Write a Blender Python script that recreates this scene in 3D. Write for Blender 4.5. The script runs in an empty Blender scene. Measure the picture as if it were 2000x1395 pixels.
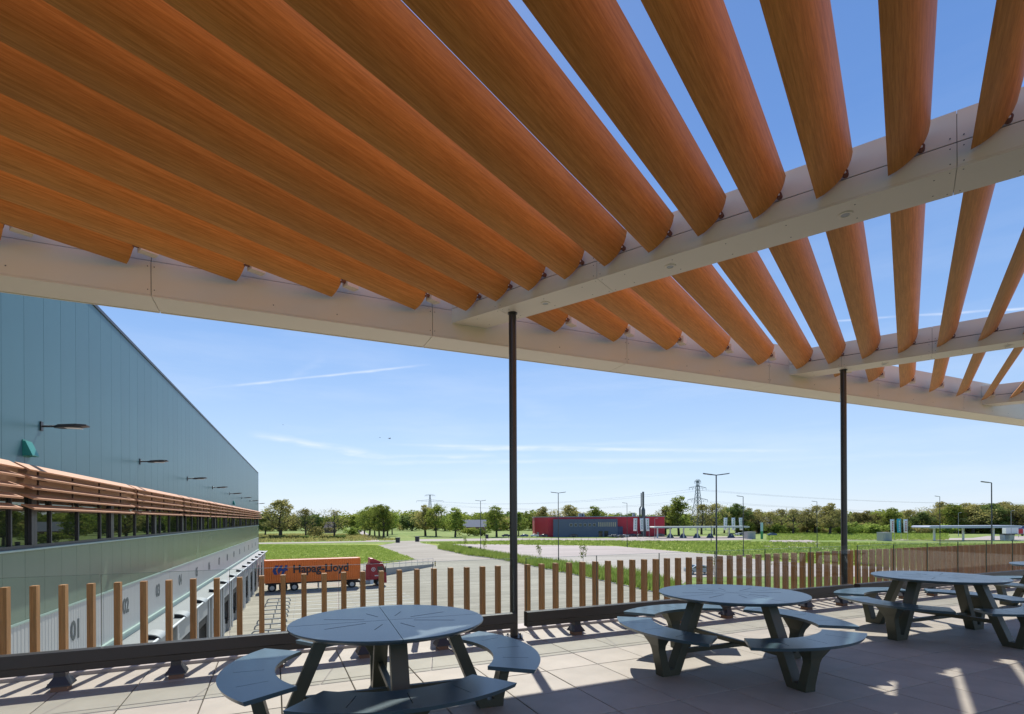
import bpy, math, random
from mathutils import Vector, Matrix
random.seed(7)
R = math.radians
S = bpy.context.scene
COL = S.collection
# ---------------------------------------------------------------- camera, sky, sun, exposure
F = 1034.0; HZ = 1.50; GZ = -7.5
cam_d = bpy.data.cameras.new('camera'); cam = bpy.data.objects.new('camera', cam_d); COL.objects.link(cam)
cam_d.sensor_width = 36; cam_d.lens = 36*F/2000; cam_d.shift_y = (1015-697.5)/2000
cam_d.clip_start = 0.05; cam_d.clip_end = 6000
cam.location = (0, 0, HZ)
cam.rotation_euler = (Matrix.Rotation(R(90), 4, 'X') @ Matrix.Rotation(R(-0.28), 4, 'Z')).to_euler()
S.camera = cam
SUN_AZ, SUN_EL = -7.6, 49.6          # degrees from +Y (towards +X), elevation
W = bpy.data.worlds.new('World'); S.world = W; W.use_nodes = True
nt = W.node_tree; nt.nodes.clear()
def wn(t, **k):
    n = nt.nodes.new(t)
    for a, b in k.items(): setattr(n, a, b)
    return n
sky = wn('ShaderNodeTexSky', sky_type='NISHITA', sun_disc=False)
sky.sun_elevation = R(SUN_EL); sky.sun_rotation = R(SUN_AZ); sky.air_density = 1.0; sky.dust_density = 0.3; sky.ozone_density = 3.0; sky.altitude = 20
bg = wn('ShaderNodeBackground'); bg.inputs['Strength'].default_value = 0.12
outw = wn('ShaderNodeOutputWorld')
tc = wn('ShaderNodeTexCoord'); sep = wn('ShaderNodeSeparateXYZ'); nt.links.new(tc.outputs['Generated'], sep.inputs[0])
def m(op, a, b=None, c=None, clamp=False):
    n = wn('ShaderNodeMath', operation=op, use_clamp=clamp)
    for i, v in enumerate((a, b, c)):
        if v is None: continue
        if isinstance(v, (int, float)): n.inputs[i].default_value = v
        else: nt.links.new(v, n.inputs[i])
    return n.outputs[0]
dy = m('MAXIMUM', sep.outputs['Y'], 0.05)
U = m('DIVIDE', sep.outputs['X'], dy); V = m('DIVIDE', sep.outputs['Z'], dy)
noi = wn('ShaderNodeTexNoise'); noi.inputs['Scale'].default_value = 14; noi.inputs['Detail'].default_value = 6
cmb = wn('ShaderNodeCombineXYZ'); nt.links.new(U, cmb.inputs[0]); nt.links.new(m('MULTIPLY', V, 5.0), cmb.inputs[1]); nt.links.new(cmb.outputs[0], noi.inputs['Vector'])
NF = noi.outputs['Fac']
def trail(x0, y0, x1, y1, w, a):
    u0, v0, u1, v1 = (x0-1000)/F, (1015-y0-.005*(x0-1000))/F, (x1-1000)/F, (1015-y1-.005*(x1-1000))/F
    L = math.hypot(u1-u0, v1-v0); ex, ey = (u1-u0)/L, (v1-v0)/L
    du = m('SUBTRACT', U, u0); dv = m('SUBTRACT', V, v0)
    al = m('ADD', m('MULTIPLY', du, ex), m('MULTIPLY', dv, ey))
    pe = m('SUBTRACT', m('MULTIPLY', dv, ex), m('MULTIPLY', du, ey))
    pe = m('ADD', pe, m('MULTIPLY', m('SUBTRACT', NF, .5), w*1.5))
    k = m('SUBTRACT', 1, m('DIVIDE', m('ABSOLUTE', pe), w), clamp=True)
    e = m('MULTIPLY', m('MULTIPLY', m('DIVIDE', al, L*.25), 1, clamp=True), m('MULTIPLY', m('DIVIDE', m('SUBTRACT', L, al), L*.2), 1, clamp=True))
    g = m('MULTIPLY', m('SUBTRACT', NF, .25), 2.0, clamp=True)
    return m('MULTIPLY', m('MULTIPLY', m('MULTIPLY', k, e), g), a)
tot = None
for tr in ((380,762,850,711,.0032,.7), (1560,632,2100,596,.0035,.75), (740,868,1300,878,.004,.5), (560,905,1500,897,.006,.4), (1100,760,1900,700,.01,.14), (800,876,1600,881,.005,.5), (480,845,760,893,.009,.7), (700,893,1050,890,.006,.5),
           (820,880,1350,862,.006,.25), (560,742,640,700,.012,.12), (590,950,1400,925,.006,.20), (1010,790,1120,820,.02,.10), (1300,905,2000,880,.007,.14)):
    o = trail(*tr); tot = o if tot is None else m('ADD', tot, o)
noi2 = wn('ShaderNodeTexNoise'); noi2.inputs['Scale'].default_value = 3.2; noi2.inputs['Detail'].default_value = 7; noi2.inputs['Roughness'].default_value = .6
cmb2 = wn('ShaderNodeCombineXYZ'); nt.links.new(sep.outputs['X'], cmb2.inputs[0]); nt.links.new(m('MULTIPLY', sep.outputs['Z'], 6.0), cmb2.inputs[1]); nt.links.new(sep.outputs['Y'], cmb2.inputs[2]); nt.links.new(cmb2.outputs[0], noi2.inputs['Vector'])
cir = m('MULTIPLY', m('SUBTRACT', noi2.outputs['Fac'], .45, clamp=True), .7, clamp=True)
fade = m('SUBTRACT', 1, m('MULTIPLY', m('ABSOLUTE', sep.outputs['Z']), 1.6), clamp=True)
tot = m('ADD', m('MULTIPLY', tot, m('GREATER_THAN', sep.outputs['Y'], .06)), m('MULTIPLY', cir, fade), clamp=True)
mx = wn('ShaderNodeMix', data_type='RGBA'); 
# clear spring sky: the physical sky blended with an even blue-to-pale elevation ramp
rmp = wn('ShaderNodeValToRGB'); el_ = rmp.color_ramp.elements
el_[0].position = 0; el_[0].color = (.60,.71,.86,1); el_[1].position = 1; el_[1].color = (.055,.15,.42,1)
for p_, c_ in ((.12,(.44,.60,.84)), (.30,(.24,.42,.77)), (.55,(.11,.255,.62))): e_ = el_.new(p_); e_.color = (*c_,1)
nt.links.new(m('MAXIMUM', sep.outputs['Z'], 0.0), rmp.inputs[0])
scl = wn('ShaderNodeVectorMath', operation='SCALE'); nt.links.new(rmp.outputs[0], scl.inputs[0]); scl.inputs['Scale'].default_value = 7.6
mb_ = wn('ShaderNodeMix', data_type='RGBA'); mb_.inputs['Factor'].default_value = .80; nt.links.new(sky.outputs[0], mb_.inputs['A']); nt.links.new(scl.outputs[0], mb_.inputs['B'])
nt.links.new(tot, mx.inputs['Factor']); nt.links.new(mb_.outputs['Result'], mx.inputs['A']); mx.inputs['B'].default_value = (6.3, 6.7, 7.4, 1)
nt.links.new(mx.outputs['Result'], bg.inputs['Color']); nt.links.new(bg.outputs[0], outw.inputs[0])
sd = bpy.data.lights.new('sun', 'SUN'); sd.energy = 4.6; sd.angle = R(.53); sd.color = (1, .955, .88)
sun = bpy.data.objects.new('sun', sd); COL.objects.link(sun)
sv = Vector((math.sin(R(SUN_AZ))*math.cos(R(SUN_EL)), math.cos(R(SUN_AZ))*math.cos(R(SUN_EL)), math.sin(R(SUN_EL))))
sun.rotation_euler = sv.to_track_quat('Z', 'Y').to_euler(); sun.location = sv*50
S.view_settings.view_transform = 'Standard'; S.view_settings.look = 'None'; S.view_settings.exposure = 0.35; S.view_settings.gamma = 1
S.view_settings.use_curve_mapping = False
S.render.engine = 'CYCLES'; S.cycles.max_bounces = 10; S.cycles.diffuse_bounces = 6; S.cycles.transparent_max_bounces = 24

# ---------------------------------------------------------------- helpers
def px_ray(px, py):
    x, y = (px-1000)/F, (1015-py)/F
    c, s_ = math.cos(R(-.28)), math.sin(R(-.28))
    return (x*c - y*s_, x*s_ + y*c)
def G(px, py, z=GZ):
    u, v = px_ray(px, py); Y = (z-HZ)/v
    return (u*Y, Y)
def hit(px, Y):
    return ((px-1000)/F*Y, Y)
def tag(o, label=None, cat=None, group=None, kind=None):
    if label: o['label'] = label
    if cat: o['category'] = cat
    if group: o['group'] = group
    if kind: o['kind'] = kind
    return o
def thing(name, label, cat, loc=(0,0,0), rz=0, group=None):
    o = bpy.data.objects.new(name, None); COL.objects.link(o); o.location = loc; o.rotation_euler = (0, 0, rz); o.empty_display_size = .2
    return tag(o, label, cat, group)
def link(name, me, parent=None, loc=(0,0,0), rz=0, mat=None):
    o = bpy.data.objects.new(name, me); COL.objects.link(o); o.location = loc; o.rotation_euler = (0, 0, rz)
    if parent: o.parent = parent
    return o
def copy_tree(o, parent=None):
    c = o.copy(); COL.objects.link(c); c.parent = parent
    for ch in o.children: copy_tree(ch, c)
    return c
class MB:
    def __init__(s, off=(0,0,0)): s.v = []; s.f = []; s.o = Vector(off)
    def add(s, vs, fs):
        b = len(s.v); s.v += [tuple(Vector(p)-s.o) for p in vs]; s.f += [tuple(i+b for i in f) for f in fs]; return s
    def box(s, x0, x1, y0, y1, z0, z1):
        return s.add([(x,y,z) for z in (z0,z1) for x,y in ((x0,y0),(x1,y0),(x1,y1),(x0,y1))],
                     [(3,2,1,0),(4,5,6,7),(0,1,5,4),(1,2,6,5),(2,3,7,6),(3,0,4,7)])
    def prism(s, poly, z0, z1):
        n = len(poly)
        return s.add([(x,y,z0) for x,y in poly]+[(x,y,z1) for x,y in poly],
                     [tuple(range(n))[::-1], tuple(range(n,2*n))]+[(i,(i+1)%n,(i+1)%n+n,i+n) for i in range(n)])
    def loft(s, rings, cap=True):
        n = len(rings[0]); vs = [p for r in rings for p in r]; fs = []
        for k in range(len(rings)-1):
            for i in range(n):
                j = (i+1) % n; fs.append((k*n+i, k*n+j, (k+1)*n+j, (k+1)*n+i))
        if cap: fs += [tuple(range(n))[::-1], tuple(range((len(rings)-1)*n, len(rings)*n))]
        return s.add(vs, fs)
    def tube(s, p0, p1, r0, r1=None, n=8, cap=True):
        r1 = r0 if r1 is None else r1; p0 = Vector(p0); p1 = Vector(p1); d = (p1-p0).normalized()
        a = d.orthogonal().normalized(); b = d.cross(a)
        return s.loft([[p+(a*math.cos(t)+b*math.sin(t))*r for t in [2*math.pi*i/n for i in range(n)]] for p, r in ((p0,r0),(p1,r1))], cap)
    def bar(s, p0, p1, w, h, up=(0,0,1)):
        p0 = Vector(p0); p1 = Vector(p1); d = (p1-p0).normalized(); sx = d.cross(Vector(up)).normalized()
        if sx.length < .5: sx = Vector((1,0,0))
        uz = sx.cross(d)
        return s.loft([[p+sx*a*w/2+uz*b*h/2 for a, b in ((-1,-1),(1,-1),(1,1),(-1,1))] for p in (p0, p1)])
    def quad(s, *p): return s.add(p, [tuple(range(len(p)))])
    def mesh(s, name, mat, smooth=False):
        me = bpy.data.meshes.new(name); me.from_pydata(s.v, [], s.f); me.validate()
        if mat: me.materials.append(mat)
        import bmesh
        bm = bmesh.new(); bm.from_mesh(me); bmesh.ops.recalc_face_normals(bm, faces=bm.faces); bm.to_mesh(me); bm.free()
        if smooth:
            for p in me.polygons: p.use_smooth = True
            me.set_sharp_from_angle(angle=R(40))
        me.update(); return me
    def build(s, name, mat, parent=None, smooth=False, bevel=0, loc=(0,0,0), rz=0):
        o = link(name, s.mesh(name, mat, smooth), parent, loc, rz)
        if bevel:
            b = o.modifiers.new('bevel', 'BEVEL'); b.width = bevel; b.segments = 2; b.limit_method = 'ANGLE'; b.angle_limit = R(40)
        return o
# ---------------------------------------------------------------- materials
def mat(name, col, rough=.5, metal=0, spec=.5, var=0, vscale=4, bump=0, bscale=60, stretch=(1,1,1), col2=None, coat=0, objvar=0, detail=4):
    M_ = bpy.data.materials.new(name); M_.use_nodes = True; t = M_.node_tree; b = t.nodes['Principled BSDF']
    b.inputs['Base Color'].default_value = (*col, 1); b.inputs['Roughness'].default_value = rough; b.inputs['Metallic'].default_value = metal
    b.inputs['Specular IOR Level'].default_value = spec; b.inputs['Coat Weight'].default_value = coat; b.inputs['Coat Roughness'].default_value = .15
    if var or col2 or bump or objvar:
        tcn = t.nodes.new('ShaderNodeTexCoord'); mp = t.nodes.new('ShaderNodeMapping'); mp.inputs['Scale'].default_value = stretch
        t.links.new(tcn.outputs['Object'], mp.inputs[0])
        last = None
        if var or col2:
            n = t.nodes.new('ShaderNodeTexNoise'); n.inputs['Scale'].default_value = vscale; n.inputs['Detail'].default_value = detail; n.inputs['Roughness'].default_value = .6
            t.links.new(mp.outputs[0], n.inputs[0])
            mr = t.nodes.new('ShaderNodeMapRange'); mr.inputs[1].default_value = .32; mr.inputs[2].default_value = .68; t.links.new(n.outputs[0], mr.inputs[0])
            x = t.nodes.new('ShaderNodeMix'); x.data_type = 'RGBA'; t.links.new(mr.outputs[0], x.inputs['Factor'])
            c2 = col2 if col2 else tuple(c*(1+var) for c in col); c1 = col if col2 else tuple(c*(1-var) for c in col)
            x.inputs['A'].default_value = (*c1, 1); x.inputs['B'].default_value = (*c2, 1); last = x.outputs['Result']
        if objvar:
            oi = t.nodes.new('ShaderNodeObjectInfo'); mr2 = t.nodes.new('ShaderNodeMapRange'); mr2.inputs[3].default_value = 1-objvar; mr2.inputs[4].default_value = 1+objvar
            t.links.new(oi.outputs['Random'], mr2.inputs[0])
            vm = t.nodes.new('ShaderNodeVectorMath'); vm.operation = 'SCALE'
            if last: t.links.new(last, vm.inputs[0])
            else: vm.inputs[0].default_value = col
            t.links.new(mr2.outputs[0], vm.inputs['Scale']); last = vm.outputs[0]
        if last: t.links.new(last, b.inputs['Base Color'])
        if bump:
            n2 = t.nodes.new('ShaderNodeTexNoise'); n2.inputs['Scale'].default_value = bscale; n2.inputs['Detail'].default_value = 5; t.links.new(mp.outputs[0], n2.inputs[0])
            bp = t.nodes.new('ShaderNodeBump'); bp.inputs['Strength'].default_value = bump; bp.inputs['Distance'].default_value = .02
            t.links.new(n2.outputs[0], bp.inputs['Height']); t.links.new(bp.outputs[0], b.inputs['Normal'])
    return M_
M = {}
def wood(name, dark, light, st, rough=.42, objvar=.06):
    m_ = mat(name, dark, rough, col2=light, vscale=1.0, stretch=st, objvar=objvar, spec=.25, detail=8)
    t = m_.node_tree; b = t.nodes['Principled BSDF']
    # fine dark pores over the broad grain; every piece gets its own cut of the print
    mp = [n for n in t.nodes if n.type == 'MAPPING'][0]; vm = [n for n in t.nodes if n.type == 'VECT_MATH'][0]
    oi = t.nodes.new('ShaderNodeObjectInfo'); sc_ = t.nodes.new('ShaderNodeVectorMath'); sc_.operation = 'SCALE'; sc_.inputs[0].default_value = (37, 53, 71); t.links.new(oi.outputs['Random'], sc_.inputs['Scale']); t.links.new(sc_.outputs[0], mp.inputs['Location'])
    n = t.nodes.new('ShaderNodeTexNoise'); n.inputs['Scale'].default_value = 5; n.inputs['Detail'].default_value = 3; t.links.new(mp.outputs[0], n.inputs[0])
    mr = t.nodes.new('ShaderNodeMapRange'); mr.inputs[1].default_value = .35; mr.inputs[2].default_value = .6; mr.inputs[3].default_value = .86; mr.inputs[4].default_value = 1.04; t.links.new(n.outputs[0], mr.inputs[0])
    v2 = t.nodes.new('ShaderNodeVectorMath'); v2.operation = 'SCALE'; t.links.new(vm.outputs[0], v2.inputs[0]); t.links.new(mr.outputs[0], v2.inputs['Scale']); t.links.new(v2.outputs[0], b.inputs['Base Color'])
    return m_
M['blade'] = wood('blade_wood_print', (.41,.158,.026), (.60,.26,.060), (64,2.4,64), rough=.48, objvar=.12)
M['picket'] = wood('picket_wood_print', (.34,.165,.060), (.50,.26,.105), (40,40,1.5), rough=.5, objvar=.10)
M['shade'] = wood('sunshade_wood_print', (.50,.24,.12), (.60,.31,.17), (1.0,30,30), rough=.5)
M['alu'] = mat('beige_coated_panel', (.68,.60,.485), .42, var=.03, vscale=.8, spec=.4)
M['core'] = mat('dark_joint', (.03,.025,.02), .8)
M['screw'] = mat('screw_steel', (.12,.11,.10), .4, metal=.6)
M['pole'] = mat('black_coated_steel', (.022,.020,.020), .28, bump=.05, bscale=300, spec=.6)
M['rail'] = mat('black_railing_channel', (.030,.025,.023), .38, bump=.12, bscale=250)
M['foot'] = mat('black_foot', (.03,.028,.03), .4)
M['footpad'] = mat('brown_foot_pad', (.22,.12,.07), .6)
M['tile'] = mat('terrace_tile', (.385,.348,.29), .6, var=.11, vscale=2.2, bump=.12, bscale=220, objvar=.045, spec=.4)
M['joint'] = mat('terrace_bed', (.045,.04,.038), .9)
M['kerb'] = mat('parapet_cap', (.42,.37,.35), .6, var=.04, vscale=5)
M['conc'] = mat('concrete_wall', (.36,.34,.31), .8, var=.12, vscale=.8, bump=.1, bscale=20)
M['table'] = mat('sky_tinted_olive_steel', (.050,.094,.112), .28, bump=.05, bscale=300, spec=.65, coat=.08, var=.08, vscale=3)  # olive steel; the blue of the reflected sky is mixed into the base colour
M['tableleg'] = mat('olive_grey_leg_steel', (.058,.062,.038), .42, bump=.05, bscale=400)
M['whpan'] = mat('blue_green_cladding', (.064,.152,.168), .36, objvar=.045, var=.06, vscale=.4, spec=.5)
M['whlow'] = mat('sage_green_cladding', (.145,.205,.155), .25, objvar=.04, var=.05, vscale=.5)
M['whflash'] = mat('pale_green_flashing', (.35,.46,.40), .4)
M['whgrey'] = mat('silver_ribbed_cladding', (.50,.50,.50), .35, metal=.25)
M['frame'] = mat('charcoal_frame', (.035,.035,.042), .4)
M['teal'] = mat('teal_hood', (.03,.24,.19), .4)
M['lampm'] = mat('dark_lamp_metal', (.05,.045,.045), .4, metal=.4)
M['white'] = mat('white_metal', (.72,.73,.73), .45)
M['lgrey'] = mat('light_grey_metal', (.34,.35,.35), .45)
M['black'] = mat('black_rubber', (.012,.012,.013), .7)
M['numb'] = mat('number_print', (.09,.10,.10), .6)
M['glassdark'] = mat('vehicle_glass', (.02,.025,.03), .08, spec=.8)
M['asph'] = mat('asphalt', (.16,.15,.14), .9, var=.1, vscale=.2)
def ground_mat(name, a, b, sc, sc2, bump=.4, bs=3, rough=.95, amp=.25):
    m_ = mat(name, a, rough, col2=b, vscale=sc, bump=bump, bscale=bs, detail=8, objvar=.001)
    t = m_.node_tree; bs_ = t.nodes['Principled BSDF']; bs_.inputs['Specular IOR Level'].default_value = .15
    mp = [n for n in t.nodes if n.type == 'MAPPING'][0]; vm = [n for n in t.nodes if n.type == 'VECT_MATH'][0]
    n = t.nodes.new('ShaderNodeTexNoise'); n.inputs['Scale'].default_value = sc2; n.inputs['Detail'].default_value = 6; t.links.new(mp.outputs[0], n.inputs[0])
    mr = t.nodes.new('ShaderNodeMapRange'); mr.inputs[1].default_value = .3; mr.inputs[2].default_value = .7; mr.inputs[3].default_value = 1-amp; mr.inputs[4].default_value = 1+amp; t.links.new(n.outputs[0], mr.inputs[0])
    v2 = t.nodes.new('ShaderNodeVectorMath'); v2.operation = 'SCALE'; t.links.new(vm.outputs[0], v2.inputs[0]); t.links.new(mr.outputs[0], v2.inputs['Scale']); t.links.new(v2.outputs[0], bs_.inputs['Base Color'])
    return m_
M['field'] = ground_mat('meadow', (.17,.24,.055), (.26,.31,.10), .02, .35)
M['grass'] = ground_mat('rough_grass', (.19,.27,.035), (.34,.36,.085), .09, .8, amp=.35)
M['yard'] = ground_mat('yard_concrete_paving', (.33,.295,.235), (.40,.36,.29), .05, 1.2, bump=.05, bs=8, rough=.85, amp=.06)
M['park'] = ground_mat('parking_paving', (.40,.345,.305), (.46,.40,.355), .05, 1.0, bump=.05, bs=8, rough=.85, amp=.05)
def streaks(m_, stretch, amt, rot):
    t = m_.node_tree; b = t.nodes['Principled BSDF']; src = b.inputs['Base Color'].links[0].from_socket
    tcn = t.nodes.new('ShaderNodeTexCoord'); mp = t.nodes.new('ShaderNodeMapping'); mp.inputs['Rotation'].default_value = (0,0,-rot); mp2 = t.nodes.new('ShaderNodeMapping'); mp2.inputs['Scale'].default_value = stretch
    t.links.new(tcn.outputs['Object'], mp.inputs[0]); t.links.new(mp.outputs[0], mp2.inputs[0])
    n = t.nodes.new('ShaderNodeTexNoise'); n.inputs['Scale'].default_value = 1; n.inputs['Detail'].default_value = 5; n.inputs['Distortion'].default_value = .6; t.links.new(mp2.outputs[0], n.inputs[0])
    mr = t.nodes.new('ShaderNodeMapRange'); mr.inputs[1].default_value = .38; mr.inputs[2].default_value = .60; mr.inputs[3].default_value = 1-amt; mr.inputs[4].default_value = 1.06; t.links.new(n.outputs[0], mr.inputs[0])
    v = t.nodes.new('ShaderNodeVectorMath'); v.operation = 'SCALE'; t.links.new(src, v.inputs[0]); t.links.new(mr.outputs[0], v.inputs['Scale']); t.links.new(v.outputs[0], b.inputs['Base Color'])
streaks(M['yard'], (.05,.9,1), .22, R(21.4)); streaks(M['park'], (.03,.35,1), .12, R(10))
M['paint'] = mat('white_road_paint', (.66,.65,.61), .8)
def foliage(name, a, b, tr=.35):
    m_ = bpy.data.materials.new(name); m_.use_nodes = True; t = m_.node_tree; t.nodes.clear()
    o = t.nodes.new('ShaderNodeOutputMaterial'); d = t.nodes.new('ShaderNodeBsdfDiffuse'); tl = t.nodes.new('ShaderNodeBsdfTranslucent'); mxs = t.nodes.new('ShaderNodeMixShader')
    n = t.nodes.new('ShaderNodeTexNoise'); n.inputs['Scale'].default_value = .55; n.inputs['Detail'].default_value = 4; tcn = t.nodes.new('ShaderNodeTexCoord'); t.links.new(tcn.outputs['Object'], n.inputs[0])
    mr = t.nodes.new('ShaderNodeMapRange'); mr.inputs[1].default_value = .35; mr.inputs[2].default_value = .65; t.links.new(n.outputs[0], mr.inputs[0])
    x = t.nodes.new('ShaderNodeMix'); x.data_type = 'RGBA'; t.links.new(mr.outputs[0], x.inputs['Factor']); x.inputs['A'].default_value = (*a,1); x.inputs['B'].default_value = (*b,1)
    oi = t.nodes.new('ShaderNodeObjectInfo'); m2 = t.nodes.new('ShaderNodeMapRange'); m2.inputs[3].default_value = .72; m2.inputs[4].default_value = 1.25; t.links.new(oi.outputs['Random'], m2.inputs[0])
    vm = t.nodes.new('ShaderNodeVectorMath'); vm.operation = 'SCALE'; t.links.new(x.outputs['Result'], vm.inputs[0]); t.links.new(m2.outputs[0], vm.inputs['Scale'])
    t.links.new(vm.outputs[0], d.inputs[0]); t.links.new(vm.outputs[0], tl.inputs[0]); mxs.inputs[0].default_value = tr
    t.links.new(d.outputs[0], mxs.inputs[1]); t.links.new(tl.outputs[0], mxs.inputs[2]); t.links.new(mxs.outputs[0], o.inputs[0]); return m_
M['leaf'] = foliage('spring_leaves', (.20,.25,.045), (.36,.40,.09), .5)
M['leaf2'] = foliage('olive_young_leaves', (.28,.255,.085), (.42,.38,.14), .5)
M['leafd'] = foliage('dark_leaves', (.13,.18,.055), (.21,.27,.085), .5)
M['leafb'] = foliage('bush_leaves', (.20,.28,.05), (.35,.42,.11), .5)
M['bark'] = mat('bark', (.06,.05,.04), .9, var=.3, vscale=3)
def clear_glass(name, tint, f0=.08, mult=1.0):
    m_ = bpy.data.materials.new(name); m_.use_nodes = True; t = m_.node_tree; t.nodes.clear()
    o = t.nodes.new('ShaderNodeOutputMaterial'); tr = t.nodes.new('ShaderNodeBsdfTransparent'); tr.inputs[0].default_value = (*tint,1)
    g = t.nodes.new('ShaderNodeBsdfGlossy'); g.inputs['Roughness'].default_value = .02; fr = t.nodes.new('ShaderNodeFresnel'); fr.inputs[0].default_value = 1.45
    mu = t.nodes.new('ShaderNodeMath'); mu.operation = 'MULTIPLY'; mu.inputs[1].default_value = mult; mu.use_clamp = True; t.links.new(fr.outputs[0], mu.inputs[0])
    x = t.nodes.new('ShaderNodeMixShader'); t.links.new(mu.outputs[0], x.inputs[0]); t.links.new(tr.outputs[0], x.inputs[1]); t.links.new(g.outputs[0], x.inputs[2]); t.links.new(x.outputs[0], o.inputs[0]); return m_
M['glass'] = clear_glass('green_tinted_railing_glass', (.955,.98,.96), mult=.15)
M['glassedge'] = mat('glass_edge', (.07,.11,.085), .2, spec=.6)
def mirror_glass(name):
    m_ = bpy.data.materials.new(name); m_.use_nodes = True; t = m_.node_tree; t.nodes.clear()
    o = t.nodes.new('ShaderNodeOutputMaterial'); d = t.nodes.new('ShaderNodeBsdfDiffuse'); d.inputs[0].default_value = (.015,.018,.015,1)
    g = t.nodes.new('ShaderNodeBsdfGlossy'); g.inputs['Roughness'].default_value = .015; g.inputs[0].default_value = (.72,.78,.70,1)
    fr = t.nodes.new('ShaderNodeFresnel'); fr.inputs[0].default_value = 2.6
    x = t.nodes.new('ShaderNodeMixShader'); t.links.new(fr.outputs[0], x.inputs[0]); t.links.new(d.outputs[0], x.inputs[1]); t.links.new(g.outputs[0], x.inputs[2]); t.links.new(x.outputs[0], o.inputs[0]); return m_
M['winglass'] = mirror_glass('reflective_window_glass')

def text_me(s, size, mat_, ext=.004, off=0.0, sx=1.0, align='CENTER'):
    cu = bpy.data.curves.new('txt', 'FONT'); cu.body = s; cu.size = size; cu.extrude = ext; cu.offset = off; cu.align_x = align; cu.align_y = 'CENTER'; cu.resolution_u = 3
    o = bpy.data.objects.new('txt', cu); COL.objects.link(o); dg = bpy.context.evaluated_depsgraph_get()
    me = bpy.data.meshes.new_from_object(o.evaluated_get(dg)); bpy.data.objects.remove(o); me.materials.clear(); me.materials.append(mat_)
    if sx != 1: me.transform(Matrix.Diagonal((sx,1,1,1)))
    return me
def place(o, origin, xdir, zup=(0,0,1)):
    """put a flat XY mesh with its x along xdir, its y along zup"""
    x = Vector(xdir).normalized(); y = Vector(zup).normalized(); z = x.cross(y)
    mt = Matrix((x, y, z)).transposed().to_4x4(); mt.translation = Vector(origin); o.matrix_local = mt
# frames: T = railing/terrace (t along the edge, s outwards), B = roof (m along the beams, l along the blades), A = warehouse (a along the facade, D depth)
ANG_T, ANG_B, ANG_A = R(24.2), R(-36.75), R(111.4)
def fr(ang, x, y): return (x*math.cos(ang)-y*math.sin(ang), x*math.sin(ang)+y*math.cos(ang))

# ================================================================ GROUND
def sheet(name, pts, m_, z, label=None):
    mb = MB(); mb.add([(x,y,0) for x,y in pts], [tuple(range(len(pts)))]); o = mb.build(name, m_, loc=(0,0,z)); o['kind'] = 'structure'
    if label: o['label'] = label
    return o
sheet('ground', [(-3000,-400),(3000,-400),(3000,4000),(-3000,4000)], M['field'], GZ, 'wide green meadow plain reaching the horizon')
A_ = lambda a, D: fr(ANG_A, a, D)
yard = [(60,-20), (-25,-20), A_(0,12), A_(96,12), G(500,1104), G(750,1101), G(811,1094), G(770,1078), G(736,1066), G(765,1062), G(780,1057), G(818,1056), G(822,1061), G(852,1065.5), G(856,1073), G(912,1085), G(968,1092),
        G(1106,1120), G(1250,1151), G(1330,1170), (60,36)]
sheet('yard_paving', yard, M['yard'], GZ+.02, 'large light grey paved truck yard below the terrace')
park = [G(863,1063), G(1007,1063.5), G(1204,1067), G(1331,1078), G(1439,1087), G(1500,1096), G(1640,1104), G(1800,1112), G(1800,1128), G(1450,1126), G(1350,1128), G(1331,1143), G(1250,1122), G(1100,1101), G(993,1086)]
sheet('parking_paving', park, M['park'], GZ+.03, 'pinkish paved lorry park beyond the planted strip')
sheet('grass_plot', [G(480,1106), G(750,1100.5), G(811,1093.5), G(770,1077.5), G(736,1065.8), G(760,1062.3), G(480,1064)], M['grass'], GZ+.05, 'bright green grass plot behind the lorry')
sheet('verge', [G(822,1060.5), G(1040,1054.5), G(1500,1058), G(2300,1066), G(2300,1125), G(1800,1112), G(1640,1104), G(1500,1096), G(1439,1087), G(1331,1078), G(1204,1067), G(1007,1063.5), G(863,1063), G(852,1065)], M['grass'], GZ+.015, 'grassy verge between lorry park and road')
sheet('cycle_path', [G(380,1064.5), G(600,1061.3), G(780,1057.5), G(780,1056), G(600,1059.3), G(380,1062)], M['park'], GZ+.06, 'narrow pale path along the grass plot')
sheet('lane', [G(715,1057), G(742,1057), G(702,1033), G(696,1033)], M['park'], GZ+.04, 'pale straight lane between the avenue trees')
sheet('road', [G(817,1057.4), G(1000,1056.2), G(1280,1055.6), G(1280,1052.0), G(1000,1051.6), G(817,1053.5)], M['park'], GZ+.045, 'road in front of the red building')
sheet('forecourt', [G(1150,1056), G(1235,1049), G(1460,1048), G(1470,1054.5), G(1240,1057.5)], M['park'], GZ+.06, 'pale forecourt of the filling station')
sheet('exit_road', [G(1500,1059), G(1600,1064), G(1605,1061.5), G(1582,1055), G(1570,1047), G(1525,1047), G(1510,1053)], M['park'], GZ+.06, 'pale slip road right of the filling station')
sheet('far_road', [G(1845,1031.3), G(1930,1037), G(2300,1062), G(2300,1047), G(1960,1032.5), G(1860,1029)], M['park'], GZ+.06, 'pale main road curving away at the right')
sheet('station_paving', [G(1650,1056), G(1930,1055), G(2200,1062), G(2200,1050), G(1930,1047), G(1900,1051), G(1650,1054.5)], M['park'], GZ+.05, 'paving under the second canopy')
sheet('footpath', [G(1490,1068), G(1560,1070), G(1700,1078), G(1900,1083), G(1900,1081), G(1700,1076), G(1560,1068), G(1490,1066.3)], M['park'], GZ+.05, 'thin pale footpath crossing the verge')
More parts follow.
